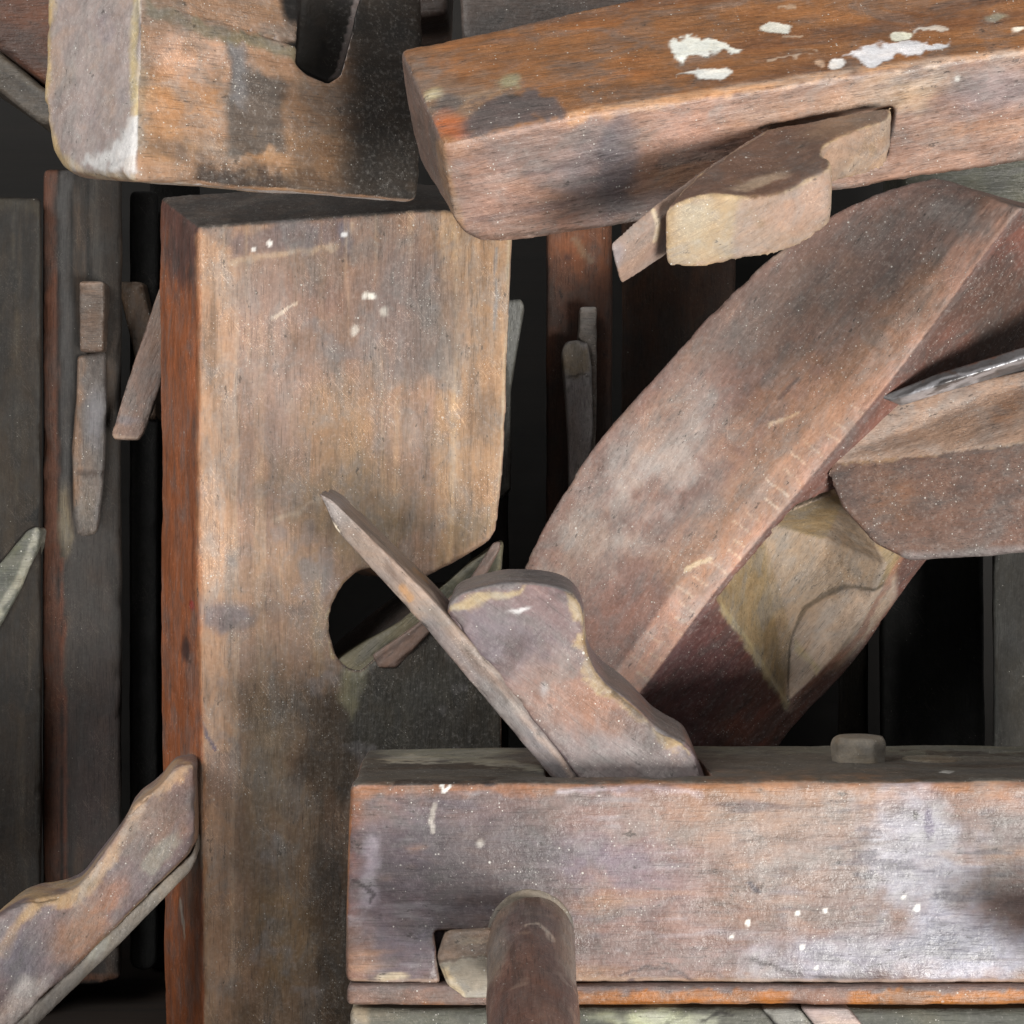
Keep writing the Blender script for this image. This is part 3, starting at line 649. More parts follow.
wood('body', loft([fr, bk]), .075, [ptf, pts, ptt], [(146, 117, 100), (130, 106, 93), (152, 122, 99)], [
    (whole('side'), (156, 92, 58), 1, dict(d=.3, r=.45, g=1.1)), (patches((.15, 1.6, 1.6), .1, .7, 90, 'side'), (128, 76, 50), .7),
    (poly([(155, 190), (215, 190), (215, 260), (185, 290), (155, 250)], 14, 12, 'side'), (88, 68, 66), .85),
    (ell(185, 650, 5, 14, 0, .5, .4, 'side'), (54, 42, 44), .85), (ell(190, 605, 2, 4, 0, .4, .3), (170, 50, 44), .8),
    (poly([(175, 760), (205, 760), (205, 870), (175, 870)], 8, 6, 'side'), (136, 128, 116), .7), (ell(186, 890, 8, 34, 0, .8, .5, 'side'), (100, 88, 78), .6),
    (line([(176, 900), (182, 938)], 1.2, .5, .4, 'side'), (160, 146, 130), .7),
    (whole('top'), (72, 64, 60), 1, dict(r=.6)), (patches((.5, .8, .8), .1, .7, 91, 'top'), (96, 84, 76), .6),
    # front
    (poly([(198, 230), (233, 250), (236, 600), (234, 1100), (200, 1100)], 5, 3, 'front'), (172, 138, 112), .85),
    (line([(236, 300), (236, 620), (232, 1000)], 2.2, .9, .6, 'front'), (190, 166, 144), .5),
    (poly([(225, 232), (340, 218), (348, 240), (300, 250), (232, 258)], 6, 6, 'front'), (106, 92, 92), .8),
    (line([(232, 262), (300, 252), (345, 245), (352, 225)], 3, .7, .5, 'front'), (178, 154, 128), .6),
    (ell(345, 238, 7, 24, 0, .5, .5, 'front'), (86, 86, 100), .75),
    (line([(432, 210), (440, 300), (436, 420), (430, 575)], 2.0, .6, .4, 'front'), (112, 88, 70), .55),
    (poly([(438, 212), (515, 212), (505, 500), (494, 540), (434, 572)], 6, 4, 'front'), (158, 126, 94), .7),
    (poly([(445, 520), (505, 505), (498, 530), (440, 560)], 8, 6, 'front'), (122, 104, 80), .6),
    (line([(511, 215), (509, 330), (500, 500)], 2.4, .7, .4, 'front'), (172, 156, 130), .7),
    (line([(452, 214), (456, 330), (450, 560)], 2.4, .7, .6, 'front'), (176, 148, 116), .5), (line([(470, 214), (472, 380), (468, 545)], 1.6, .7, .6, 'front'), (118, 92, 70), .5),
    (line([(487, 214), (486, 300), (482, 520)], 3, .7, .6, 'front'), (136, 104, 76), .45), (line([(497, 250), (494, 330)], 1.6, .6, .5, 'front'), (120, 124, 128), .6), (line([(344, 250), (346, 420), (350, 470)], 2, .8, .6, 'front'), (116, 98, 86), .4),
    (ell(252, 470, 12, 120, 0, .8, .5, 'front'), (132, 106, 88), .5), (ell(300, 300, 60, 22, -8, .8, .6, 'front'), (128, 100, 92), .5), (ell(380, 430, 26, 80, 0, .8, .6, 'front'), (134, 112, 96), .5),
    (patches((.15, 2.6, 2.6), .3, .8, 96, 'front'), (124, 100, 80), .5), (patches((.12, 3.2, 3.2), .35, .8, 97, 'front'), (176, 148, 120), .4),
    (ell(400, 310, 38, 56, 0, .6, .4, 'front'), (114, 102, 100), .75), (ell(440, 330, 26, 50, 0, .6, .5, 'front'), (110, 98, 92), .6),
    (ell(290, 400, 42, 90, 0, .8, .5, 'front'), (140, 118, 108), .6), (ell(262, 330, 26, 60, 0, .8, .5, 'front'), (158, 134, 122), .5),
    (ell(330, 440, 30, 70, 0, .7, .5, 'front'), (152, 118, 84), .6), (ell(345, 500, 70, 44, 0, .7, .5, 'front'), (128, 108, 84), .6), (ell(368, 545, 46, 26, 0, .7, .6, 'front'), (120, 102, 76), .6),
    (poly([(232, 560), (330, 560), (350, 700), (234, 700)], 30, 12, 'front'), (124, 100, 82), .6),
    (ell(226, 617, 20, 14, 0, .6, .6, 'front'), (100, 94, 100), .8), (ell(300, 612, 30, 10, 0, .8, .8, 'front'), (96, 84, 80), .5),
    (ell(318, 622, 6, 60, 0, .8, .5, 'front'), (150, 126, 96), .5),
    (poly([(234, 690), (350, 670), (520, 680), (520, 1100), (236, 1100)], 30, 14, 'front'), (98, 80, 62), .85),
    (poly([(310, 690), (520, 660), (520, 1100), (316, 1100)], 18, 14, 'front'), (58, 47, 36), .9),  # lower right: grime, with the front plane's shade painted in too
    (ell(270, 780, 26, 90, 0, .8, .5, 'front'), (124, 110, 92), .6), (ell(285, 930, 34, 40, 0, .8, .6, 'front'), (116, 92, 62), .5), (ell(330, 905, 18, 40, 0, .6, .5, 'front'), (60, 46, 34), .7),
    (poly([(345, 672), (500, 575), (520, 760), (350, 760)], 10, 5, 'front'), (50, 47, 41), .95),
    (ell(420, 700, 60, 30, -30, .8, .7, 'front'), (68, 66, 58), .5), (poly([(340, 655), (366, 668), (352, 720), (340, 700)], 5, 4, 'front'), (120, 116, 94), .8),
    (poly([(197, 750), (236, 745), (236, 800), (199, 800)], 8, 6, 'front'), (116, 100, 94), .6),
    (line(lip, 3.5, .6, .5, 'front'), (166, 148, 108), .6),
    (ell(372, 297, 4, 4, 0, .3, .2), (226, 222, 214), .95), (ell(367, 297, 5, 5, 0, .4, .6), (222, 218, 210), .8), (ell(356, 332, 6, 7, 0, .4, .9), (204, 196, 186), .7), (ell(384, 312, 4, 5, 0, .4, .8), (206, 200, 190), .7),
    (ell(253, 251, 2.6, 2.6, 0, .3, .2), (226, 222, 218), .9), (ell(269, 244, 2.8, 2.8, 0, .3, .2), (230, 226, 222), .9), (ell(345, 235, 3, 4, 0, .3, .2), (220, 220, 222), .9),
    (line([(270, 318), (284, 309), (296, 303)], 1.4, .5, .4, 'front'), (196, 178, 160), .7), (line([(200, 725), (206, 736), (214, 748)], 1.3, .5, .4, 'front'), (84, 78, 104), .8),
    (line([(275, 520), (300, 512), (318, 498)], 2.5, .9, .7, 'front'), (170, 152, 132), .5),
    (patches((.2, 1.3, 1.3), .3, .9, 92, 'front'), (108, 84, 66), .55), (patches((.9, .9, .9), .45, .8, 93, 'front'), (118, 114, 116), .4),
    (line([(198, 235), (199, 700), (204, 1080)], 2.5, .8, .7), (176, 128, 94), .6),
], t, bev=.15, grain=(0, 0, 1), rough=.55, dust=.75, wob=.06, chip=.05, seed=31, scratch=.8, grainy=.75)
# wedge passing right through: the long outer end on the left and the tip in the mouth
wl = [(196, 758), (174, 762), (157, 784), (133, 800), (122, 824), (106, 846), (86, 874), (74, 886), (52, 893), (26, 896), (6, 908), (-20, 930), (-60, 1000), (-60, 1110), (20, 1016), (110, 930), (188, 852), (196, 844)]
dp = lambda x: 70.0-(205-x)*.022
pl1 = Plane([(190, 800, dp(190)), (60, 930, dp(60)), (20, 1000, dp(20))], 'front')
crest = [(190, 768), (160, 786), (140, 802), (130, 828), (112, 858), (90, 884), (70, 900), (40, 902), (20, 918), (0, 950)]
wl = chaikin(wl, 1, (0, 1, 15, 16, 17, 13, 12))
wood('wedge', loft([[W(x, y+4, dp(x)) for x, y in wl], [W(x, y+4, dp(x))+Vector((-.45, 3.2, -.02))*CM for i, (x, y) in enumerate(wl)]]), .08, [pl1, Plane([(160, 786, 68), (60, 890, 66), (100, 850, 73)], 'top')],
     [(126, 104, 98), (112, 98, 100), (142, 108, 86)], [
    (line(crest, 6, .5, .8), (172, 142, 114), .85), (line([(x+3, y-2) for x, y in crest[5:]], 5, .6, .8), (150, 126, 92), .6),
    (whole('top', .8), (92, 66, 56), .9), (poly([(80, 850), (130, 800), (112, 870), (70, 905), (20, 905), (60, 885)], 5, 6, 'top'), (140, 116, 84), .7),
    (ell(80, 930, 34, 22, -45, .7, .5, 'front'), (158, 116, 86), .7), (ell(110, 895, 20, 14, -45, .7, .5, 'front'), (160, 112, 84), .6),
    (ell(20, 960, 26, 30, 0, .6, .5, 'front'), (98, 94, 104), .8), (ell(150, 830, 34, 18, -45, .7, .5, 'front'), (112, 98, 94), .7), (ell(20, 1000, 30, 14, -40, .5, .9, 'front'), (176, 166, 162), .7),
    (ell(160, 852, 20, 6, -45, .5, .9, 'front'), (150, 148, 138), .6)], t, bev=.16, seed=32, grain=dirpx(0, 1000, 190, 800), rough=.5, dust=.6, wob=.07, chip=.14, grainy=.6)
il = [(196, 838), (192, 850), (110, 928), (22, 1012), (-60, 1104), (-60, 1124), (32, 1026), (117, 943), (190, 868), (196, 856)]
wood('iron', loft([[W(x, y+4, dp(x)+.02) for x, y in il], [W(x, y+4, dp(x)+.02)+Vector((-.3, 2.9, 0))*CM for x, y in il]]), .06, [pl1],
     [(122, 114, 106), (132, 124, 114), (106, 100, 96)], [(line([(200, 846), (110, 934), (10, 1030)], 1.3, .5, .4), (60, 52, 44), .7), (ell(100, 950, 14, 5, -45, .5, .9), (160, 158, 146), .6)], t, bev=.06, seed=33, grain=dirpx(0, 1000, 190, 800), rough=.5, dust=.4, grainy=.3)
# inside the mouth
pl2 = Plane([(500, 545, 73), (350, 690, 73), (480, 600, 73)], 'front')
wood('wedge_tip', prism([(330, 664, 72.15), (400, 622, 72.15), (440, 586, 72.15), (470, 562, 72.15), (502, 541, 72.15), (500, 572, 72.15), (440, 622, 72.15), (390, 668, 72.15), (352, 712, 72.15), (334, 700, 72.15)], (0, 3.0, .0)), .07, [pl2],
     [(120, 114, 92), (104, 98, 80), (134, 124, 98)], [
    (poly([(420, 600), (500, 550), (500, 572), (430, 625)], 4, 5), (70, 70, 58), .8), (patches((1, 1, 1), .1, .6, 95), (60, 60, 46), .6),
    (line([(350, 690), (392, 652)], 2, .6, .9), (40, 38, 34), .8)], t, bev=.1, seed=34, grain=dirpx(340, 690, 500, 550), rough=.7, dust=.5, wob=.08, chip=.15)
wood('iron_tip', prism([(372, 655, 71.85), (400, 636, 71.85), (440, 606, 71.8), (470, 578, 71.75), (493, 543, 71.75), (500, 541, 71.75), (500, 549, 71.75), (488, 572, 71.75), (440, 622, 71.8), (396, 668, 71.85), (378, 668, 71.85)], (0, .6, .0)), .055, [pl2],
     [(122, 98, 86), (108, 88, 80), (132, 106, 92)], [(line([(372, 662), (440, 612), (498, 548)], 1.6, .6, .5), (84, 66, 58), .7)], t, bev=.06, seed=35, grain=dirpx(340, 690, 500, 550), rough=.5, dust=.3, grainy=.4)
settle(t)

# =================================================================== curved plane leaning across
t = thing('compass_plane', 'dusty curved plane leaning diagonally, its arched sole facing out', 'hand plane', W(640, 860, 75))
st = [((490, 660, 74), (590, 770, 71), (690, 850, 75.5)), ((503, 618, 73.8), (625, 716, 70.6), (742, 800, 75)), ((518, 578, 73.5), (662, 668, 70.2), (792, 730, 74.8)), ((546, 518, 73), (712, 600, 69.6), (854, 664, 74.6)),
      ((588, 452, 72.4), (770, 530, 69), (908, 588, 74.0)), ((645, 385, 71.7), (831, 458, 68.4), (968, 508, 73.2)), ((716, 305, 71), (890, 386, 67.8), (995, 450, 72.3)), ((796, 236, 70.3), (944, 314, 67.3), (1052, 372, 71.7)),
      ((872, 193, 69.8), (990, 250, 66.9), (1100, 300, 71.3)), ((935, 176, 69.6), (1022, 208, 66.6), (1130, 240, 71))]
pieces = []
for L_, A_, B_ in st:
    l, a, b_ = W(*L_), W(*A_), W(*B_)
    pieces.append([l, l.lerp(a, .5)+(l-b_).normalized()*.0, a, b_, l+(b_-a)])
def face_plane(i, j, name):
    return Plane([st[i[0]][i[1]], st[j[0]][j[1]], st[j[2]][j[3]]], name)
psole = Plane([st[2][0], st[2][1], st[7][1]], 'sole'); pcs = Plane([st[2][1], st[2][2], st[6][1]], 'side')
def onside(px, py, push=0):
    r = W(px, py, 70); k = float(np.dot(pcs.p, pcs.n)/np.dot(np.array(r), pcs.n)); q = r*k
    return q-Vector(pcs.n)*push*CM
th = [(718, 602), (789, 704), (832, 664), (872, 612), (893, 568), (850, 492), (786, 520)]
cut = hull([onside(x, y, -1.0) for x, y in th]+[onside(x, y, .15) for x, y in th]+[onside(812, 655, 1.3), onside(862, 575, 2.5), onside(800, 560, 2.8)])
cut2 = hull([onside(x, y, q) for q in (-1.0, 4.2) for x, y in ((772, 532), (800, 505), (836, 490), (842, 503), (806, 520), (784, 542))])
arr = [(x[1][0], x[1][1]) for x in st]
ticks = []
for i in range(26):
    k = i/25*4.6+.9; j = int(k); f_ = k-j; ax, ay = arr[j+1][0]*f_+arr[j][0]*(1-f_), arr[j+1][1]*f_+arr[j][1]*(1-f_)
    ax += rs.randn()*4; l_ = 8+rs.rand()*14
    ticks.append((line([(ax-4-l_, ay-6-l_*.75), (ax-4, ay-6)], .9, .5, .3, 'sole'), (212, 184, 158), .3+.5*rs.rand()))
wood('body', loft(spline(pieces)), .072, [psole, pcs], [(138, 108, 98), (124, 98, 90), (148, 116, 100)], [
    (line([(x-13, y-11) for x, y in arr], 18, .16, .12, 'sole'), (196, 154, 136), .85),
    (line([(x-22, y-30) for x, y in arr[3:8]], 26, .7, .5, 'sole'), (158, 118, 88), .6),
    (ell(650, 470, 90, 34, -50, .8, .8, 'sole'), (176, 164, 158), .75), (ell(590, 540, 60, 30, -55, .8, .7, 'sole'), (150, 132, 120), .55), (ell(700, 520, 50, 16, -50, .8, .9, 'sole'), (150, 132, 124), .4),
    (ell(830, 300, 80, 34, -42, .7, .6, 'sole'), (90, 72, 64), .8), (poly([(800, 235), (935, 178), (1010, 215), (930, 300), (860, 370), (760, 380), (730, 320)], 26, 14, 'sole'), (96, 78, 70), .6), (ell(890, 240, 70, 30, -30, .7, .6, 'sole'), (92, 78, 74), .75), (ell(745, 330, 30, 60, 40, .7, .7, 'sole'), (128, 110, 102), .6),
    (ell(960, 215, 40, 14, 15, .7, .7, 'sole'), (128, 118, 114), .6), (ell(770, 400, 60, 16, -45, .8, .7, 'sole'), (158, 112, 80), .5), (ell(620, 620, 40, 26, -50, .8, .6, 'sole'), (140, 100, 88), .5),
    (ell(665, 420, 20, 30, 45, .8, .6, 'sole'), (146, 104, 78), .5),
    (line([(506, 600), (546, 518), (588, 452), (645, 385), (716, 305), (796, 236)], 4, .8, .7), (156, 138, 124), .5),
    (line([(782, 398), (790, 390), (800, 380)], 2, .6, .6, 'sole'), (70, 62, 64), .6), (line([(770, 426), (786, 420), (800, 414)], 1.3, .5, .4, 'sole'), (196, 166, 136), .8),
    (line([(686, 570), (698, 563), (712, 558)], 1.8, .5, .4, 'sole'), (206, 182, 148), .8)]+ticks+[
    (whole('side'), (98, 68, 60), 1, dict(d=1.0, r=.6)), (patches((.6, .9, .9), .1, .7, 101, 'side'), (120, 74, 62), .6), (ell(690, 680, 50, 60, 0, .8, .5, 'side'), (88, 56, 64), .5),
    (line([(x+12, y+10) for x, y in arr[3:7]], 9, .6, .5, 'side'), (118, 80, 70), .6), (ell(1000, 320, 70, 50, 0, .8, .4, 'side'), (76, 58, 50), .8),
    (hollow('side', [(705, 602), (789, 716), (842, 670), (885, 615), (905, 562), (850, 480), (775, 510)], keep_sole=True), (142, 122, 92), 1, dict(d=.3, r=.7, g=.9)),
    (lambda c: hollow('side', [(705, 602), (789, 716), (842, 670), (885, 615), (905, 562), (850, 480), (775, 510)], keep_sole=True)(c)*sm(.0, .5, c['n1']), (118, 96, 66), .6),
    (lambda c: hollow('side', [(705, 602), (789, 716), (842, 670), (885, 615), (905, 562), (850, 480), (775, 510)], keep_sole=True)(c)*sm(-.1, .15, c['no']@np.array([-.6, -.6, .5])), (160, 140, 126), .6),
    (lambda c: hollow('side', [(789, 708), (806, 664), (830, 632), (862, 604), (900, 580), (900, 600), (842, 672)], keep_sole=True)(c), (172, 152, 136), .9),
    (lambda c: (lambda d: line([(789, 706), (804, 664), (828, 632), (860, 605), (890, 588)], 1.0, .5, .4)(d))(dict(c, u=c['uv']['side'][0], v=c['uv']['side'][1])), (78, 66, 52), .75),
    (line([(x, y) for x, y in [(789, 706), (725, 612)]], 4, .6, .5), (168, 152, 116), .7),
    (line([(905, 565), (860, 640), (792, 708)], 2.5, .6, .5), (140, 100, 84), .7)],
    t, bev=.16, cuts=[cut, cut2], soft=1, grain=dirpx(590, 700, 960, 260), rough=.55, dust=1.0, wob=.05, chip=.05, seed=41, scratch=.4, grainy=.6)
settle(t)

# =================================================================== plane end meeting it at the right edge
t = thing('rabbet_plane', 'brown speckled plane end with a bright steel iron, jutting in from the right edge', 'hand plane', W(980, 560, 68))
Rf = [(818, 468, 68.8), (1100, 434, 65), (1100, 550, 65.5), (908, 563, 67.2), (872, 546, 67.6), (840, 510, 68.2)]
Rb = [(868, 402, 68.7), (1100, 350, 67.4), (1100, 500, 71), (930, 520, 72), (905, 510, 72), (880, 480, 72)]
prf = Plane([(836, 462, 67.9), (1100, 434, 65), (908, 563, 67.2)], 'front'); prt = Plane([(836, 462, 67.9), (1100, 434, 65), (1000, 371, 67.7)], 'top')
wood('body', loft([[W(*p) for p in Rf], [W(*p) for p in Rb]]), .08, [prf, prt], [(116, 90, 76), (98, 74, 64), (132, 100, 80)], [
    (whole('top'), (158, 132, 114), 1), (patches((.4, 1, 1), .1, .7, 111, 'top'), (176, 152, 132), .6), (ell(1005, 408, 14, 26, 20, .6, .5, 'top'), (140, 98, 66), .7),  # top's brighter lighting is carried by this paler colour
    (ell(960, 380, 50, 8, -12, .6, .6, 'top'), (150, 110, 88), .6), (line([(838, 460), (920, 455), (975, 445), (1080, 434)], 2.6, .7, .6), (164, 132, 102), .6),
    (line([(840, 463), (930, 459)], 1.6, .6, .5), (44, 32, 26), .7), (ell(960, 500, 60, 24, -8, .8, .7, 'front'), (140, 112, 90), .5), (ell(1000, 530, 50, 14, -5, .8, .7, 'front'), (92, 66, 60), .6),
    (poly([(820, 463), (838, 462), (920, 457), (975, 447), (1120, 434), (1120, 620), (820, 620)], 2, 2), (98, 72, 62), .9),
    (patches((.8, 1.2, 1.2), .1, .7, 112, 'front'), (74, 58, 54), .5), (poly([(830, 458), (886, 385), (1120, 330), (1120, 432), (975, 444), (920, 454)], 2, 2), (166, 138, 120), .75), (ell(1005, 408, 12, 26, 20, .6, .5), (142, 100, 70), .6),
    (line([(838, 462), (920, 457), (975, 446), (1100, 434)], 2.2, .6, .6), (164, 132, 102), .8),
    (line([(905, 558), (1090, 548)], 5, .7, .5), (132, 124, 124), .6), (ell(890, 500, 22, 26, 0, .8, .6, 'front'), (120, 82, 56), .5)],
    t, bev=.22, seed=42, grain=dirpx(840, 460, 1024, 440), rough=.5, dust=1.0, wob=.06, chip=.0, soft=7)
wood('iron', loft([[W(*p) for p in [(878, 397, 68.0), (940, 373, 67.4), (1100, 323, 66.8), (1100, 334, 66.5), (945, 383, 67.0), (890, 401, 67.8)]],
                   [W(*p) for p in [(886, 398, 68.6), (940, 380, 68.4), (1100, 336, 68.0), (1100, 352, 67.8), (945, 392, 68.2), (902, 406, 68.4)]]]), .045,
     [Plane([(886, 394, 67.3), (940, 386, 67), (1080, 330, 66.7)], 'front')], [(120, 118, 120), (150, 148, 150), (90, 86, 86)], [
    (line([(900, 394), (945, 378), (1000, 366), (1080, 340)], 2.2, .6, .4), (200, 200, 206), .8), (line([(930, 370), (1000, 352), (1090, 324)], 3, .6, .6), (130, 92, 74), .8)], t, mat=M_METAL, bev=.03, seed=43, grain=dirpx(880, 395, 1024, 350), chip=0, wob=.01)
settle(t)

# =================================================================== upper left block
t = thing('smoothing_plane', 'thick scuffed wooden plane at the upper left, grey end grain beside an orange side', 'hand plane', W(150, 185, 62))
Cd = 60.0
xs = [(46, -45, 63.6), (42, 100, 63.5), (52, 150, 63.3), (62, 166, 63.0), (80, 174, 62.5), (134, 180, Cd), (137, -45, Cd)]
sec = [W(134, 180, Cd), W(136, 26, Cd), W(150, -70, Cd+1.6)]
ext = W(420, 204, 67.5)-W(134, 180, Cd); ext.z = .5*CM
A0 = [W(*p) for p in [(134, 181, Cd), (136, 22, Cd), (140, -75, Cd+1.0), (52, -75, 63.8), (44, 0, 63.7), (42, 98, 63.6), (50, 150, 63.4), (60, 168, 63.1), (76, 176, 62.6)]]
A1 = []
for i, p in enumerate(A0):
    A1.append(p+ext*1.1)
A0b = [p for p in A0]
pe2 = Plane([(134, 178, Cd), (136, 0, Cd), (44, 90, 63.6)], 'end'); ps2 = Plane([(134, 178, Cd), (136, 0, Cd), (420, 200, 67.5)], 'side')
# thicken backwards: the hidden rear of the block
A1 = [p+ext*1.0 for p in A0]
mid = loft([A0, A1])
hole = hull([W(*p) for p in [(x, y, d_) for d_ in (60, 68) for x, y in [(306, -60), (294, 64), (306, 74), (328, 84), (340, 76), (352, 30), (372, -60)]]])
groove = hull([W(*p) for p in [(150, -4, 58), (152, 4, 58), (340, 52, 62), (340, 66, 62), (150, -2, 60.7), (152, 2, 60.7), (342, 56, 65.6), (342, 62, 65.6)]])
wood('body', mid, .075, [ps2, pe2], [(150, 118, 94), (132, 103, 82), (156, 120, 88)], [
    (whole('end'), (146, 132, 128), 1, dict(g=.3, r=.6)), (patches((.5, .5, .5), .1, .7, 121, 'end'), (158, 132, 112), .5), (patches((.8, .8, .8), .2, .8, 122, 'end'), (128, 116, 122), .5),
    (line([(46, 0), (44, 100), (54, 152), (66, 168)], 6, .6, .6), (182, 154, 104), .8), (line([(66, 160), (90, 174), (130, 178)], 5, .7, .7), (178, 158, 128), .6),
    (line([(128, -20), (128, 60), (134, 120)], 4, .8, .6), (186, 166, 120), .75), (line([(141, 30), (143, 100), (138, 140)], 7, .8, 1.1, 'side'), (112, 104, 88), .7),
    (poly([(90, 166), (108, 150), (120, 140), (126, 118), (138, 118), (138, 172), (112, 172)], 4, 6), (196, 194, 194), .85, dict(r=.4)),
    (ell(185, 100, 36, 44, 0, .6, .5, 'side'), (164, 118, 78), .6), (ell(190, 50, 40, 22, 14, .7, .6, 'side'), (180, 142, 120), .6), (ell(160, 150, 26, 14, 10, .6, 1.0, 'side'), (104, 82, 62), .6),
    (ell(200, 155, 40, 14, 8, .6, 1.0, 'side'), (94, 80, 72), .7),
    (poly([(222, 30), (250, 70), (285, 85), (285, 150), (235, 160), (222, 120)], 6, 7, 'side'), (76, 70, 66), .9), (poly([(225, 40), (242, 50), (244, 110), (226, 100)], 5, 5, 'side'), (108, 106, 108), .7),
    (poly([(150, -4), (190, 18), (335, 56), (335, 72), (190, 34), (150, 14)], 4, 5, 'side'), (104, 98, 78), .8),
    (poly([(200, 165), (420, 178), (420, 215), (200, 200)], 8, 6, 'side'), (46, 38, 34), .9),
    (poly([(285, 80), (420, 80), (420, 220), (285, 190)], 18, 6, 'side'), (92, 70, 52), .7), (poly([(345, -60), (430, -60), (430, 220), (352, 220)], 16, 6, 'side'), (52, 46, 40), .9),  # right end darkened in colour for the neighbouring plane's shadow, again below
    (hollow('side', [(290, -100), (290, 90), (370, 90), (380, -100)]), (24, 19, 17), 1, dict(d=.1)),  # slot interior coloured near black for the shade inside
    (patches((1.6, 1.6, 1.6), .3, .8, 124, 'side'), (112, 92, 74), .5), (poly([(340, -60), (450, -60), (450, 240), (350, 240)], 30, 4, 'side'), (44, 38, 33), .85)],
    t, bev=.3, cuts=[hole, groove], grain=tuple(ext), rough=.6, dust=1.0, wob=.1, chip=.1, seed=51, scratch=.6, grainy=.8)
settle(t)

# =================================================================== dark planes standing behind
def standing(name, label, x0, x1, y0, y1, d, thick, base, st=(), side=0, seed=0, cat='hand plane', top=0, rough=.75, dust=.06, dark=.68):
    """upright plane body; side: how many picture units of its left (-) or right (+) flank show"""
    t = thing(name, label, cat, W((x0+x1)/2, y1, d+thick/2))
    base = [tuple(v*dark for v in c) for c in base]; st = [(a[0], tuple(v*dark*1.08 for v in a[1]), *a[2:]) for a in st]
    fr = [W(x0, y0, d), W(x1, y0+top, d), W(x1, y1-6, d), W((x0*.3+x1*.7), y1, d), W((x0*.7+x1*.3), y1, d), W(x0, y1-6, d)]
    for p in fr:
        if p.z < -19.95*CM: p.z = -19.95*CM
    e = Vector((W(x0+side, y0, d+thick).x-W(x0, y0, d).x if side < 0 else (W(x1+side, y0, d+thick).x-W(x1, y0, d).x if side > 0 else (x0+x1-1024)/2/F*d*CM*thick/d), thick*CM, 0))
    pls = [Plane([(x0, y0, d), (x1, y0, d), (x0, y1, d)], 'front')]
    if side:
        xx = x0 if side < 0 else x1
        a, b_ = W(xx, y0, d), W(xx, y1, d); pl = Plane.__new__(Plane); n = (b_-a).cross(e).normalized()
        if n.dot(a) > 0: n = -n
        pl.p = np.array(a); pl.n = np.array(n); pl.name = 'side'; pls.append(pl)
    wood('body', loft([fr, [p+e for p in fr]]), .13, pls, base, list(st), t, bev=.16, grain=(0, 0, 1), seed=seed, rough=rough, dust=dust, wob=.05, chip=.06, scratch=.5)
    return t
DK = [(64, 50, 38), (50, 41, 33), (74, 58, 44)]
# far left
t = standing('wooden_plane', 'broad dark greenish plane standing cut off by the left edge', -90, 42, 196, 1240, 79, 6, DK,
    [(line([(40, 200), (41, 1000)], 2, .7, .6, 'front'), (92, 90, 84), .7), (ell(10, 420, 30, 110, 0, .8, .7, 'front'), (66, 56, 42), .6), (ell(10, 300, 30, 80, 0, .8, .5, 'front'), (50, 46, 42), .6), (patches((.15, 2.4, 2.4), .1, .6, 132), (84, 70, 54), .6), (patches((.5, 1.4, 1.4), .3, .7, 133), (36, 30, 25), .8),
     (line([(14, 215), (20, 400), (16, 505)], 1.2, .6, .8, 'front'), (98, 88, 72), .5), (line([(30, 620), (24, 760), (28, 930)], 1.4, .6, .8, 'front'), (92, 80, 66), .5),
     (poly([(22, 505+16), (42, 500), (42, 530), (30, 524)], 2, 2, 'front'), (10, 10, 10), .9), (patches((.3, 1, 1), .0, .7, 131), (58, 46, 34), .6), (line([(-40, 190), (42, 208)], 8, .7, .7, 'front'), (84, 74, 56), .6)], seed=61, dark=.55)
wood('iron', prism([(-40, 600, 78.8), (0, 562, 78.8), (26, 531, 78.8), (36, 526, 78.8), (41, 530, 78.8), (38, 548, 78.8), (20, 590, 78.8), (-8, 640, 78.8), (-60, 730, 78.8)], (0, 1.2, 0)), .09,
    [Plane([(0, 560, 78.6), (40, 530, 78.6), (0, 620, 78.6)], 'front')], [(92, 94, 84), (80, 82, 74), (104, 102, 90)], [(line([(36, 530), (16, 580), (-20, 640)], 3, .6, .6), (140, 138, 124), .8), (line([(0, 566), (24, 536)], 4, .6, .5), (84, 84, 66), .6)], t, bev=.08, seed=62, rough=.6)
settle(t)
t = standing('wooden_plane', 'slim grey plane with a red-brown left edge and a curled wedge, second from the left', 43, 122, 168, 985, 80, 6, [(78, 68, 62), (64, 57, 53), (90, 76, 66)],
    [(poly([(50, 160), (128, 160), (128, 500), (100, 540), (50, 480)], 12, 6, 'front'), (46, 38, 32), .8), (line([(88, 172), (88, 280)], 1.4, .5, .2), (18, 15, 13), .9), (line([(95, 172), (97, 280)], 4, .6, .3), (84, 78, 72), .6), (line([(72, 172), (72, 480)], 1.5, .5, .2), (22, 18, 16), .9), (patches((.2, 2.2, 2.2), .2, .7, 134), (104, 84, 68), .5), (poly([(52, 160), (70, 160), (70, 480), (58, 540), (52, 480)], 4, 2, 'front'), (78, 76, 76), .8),
     (ell(90, 620, 30, 70, 0, .8, .5, 'front'), (90, 86, 84), .6), (poly([(30, 150), (56, 150), (60, 540), (64, 1000), (30, 1000)], 2, 1.5), (104, 64, 46), .95), (line([(57, 170), (60, 540), (64, 970)], 1.6, .6, .3), (28, 22, 20), .9), (line([(62, 560), (64, 700), (67, 880)], 2, .7, .6), (128, 74, 50), .8), (line([(60, 978), (120, 978)], 3.5, .6, .5, 'front'), (130, 84, 56), .8),
     (ell(64, 520, 5, 30, 0, .6, .6), (150, 136, 110), .7), (ell(96, 800, 26, 120, 0, .8, .5, 'front'), (80, 66, 66), .6)], seed=63, dark=.7)
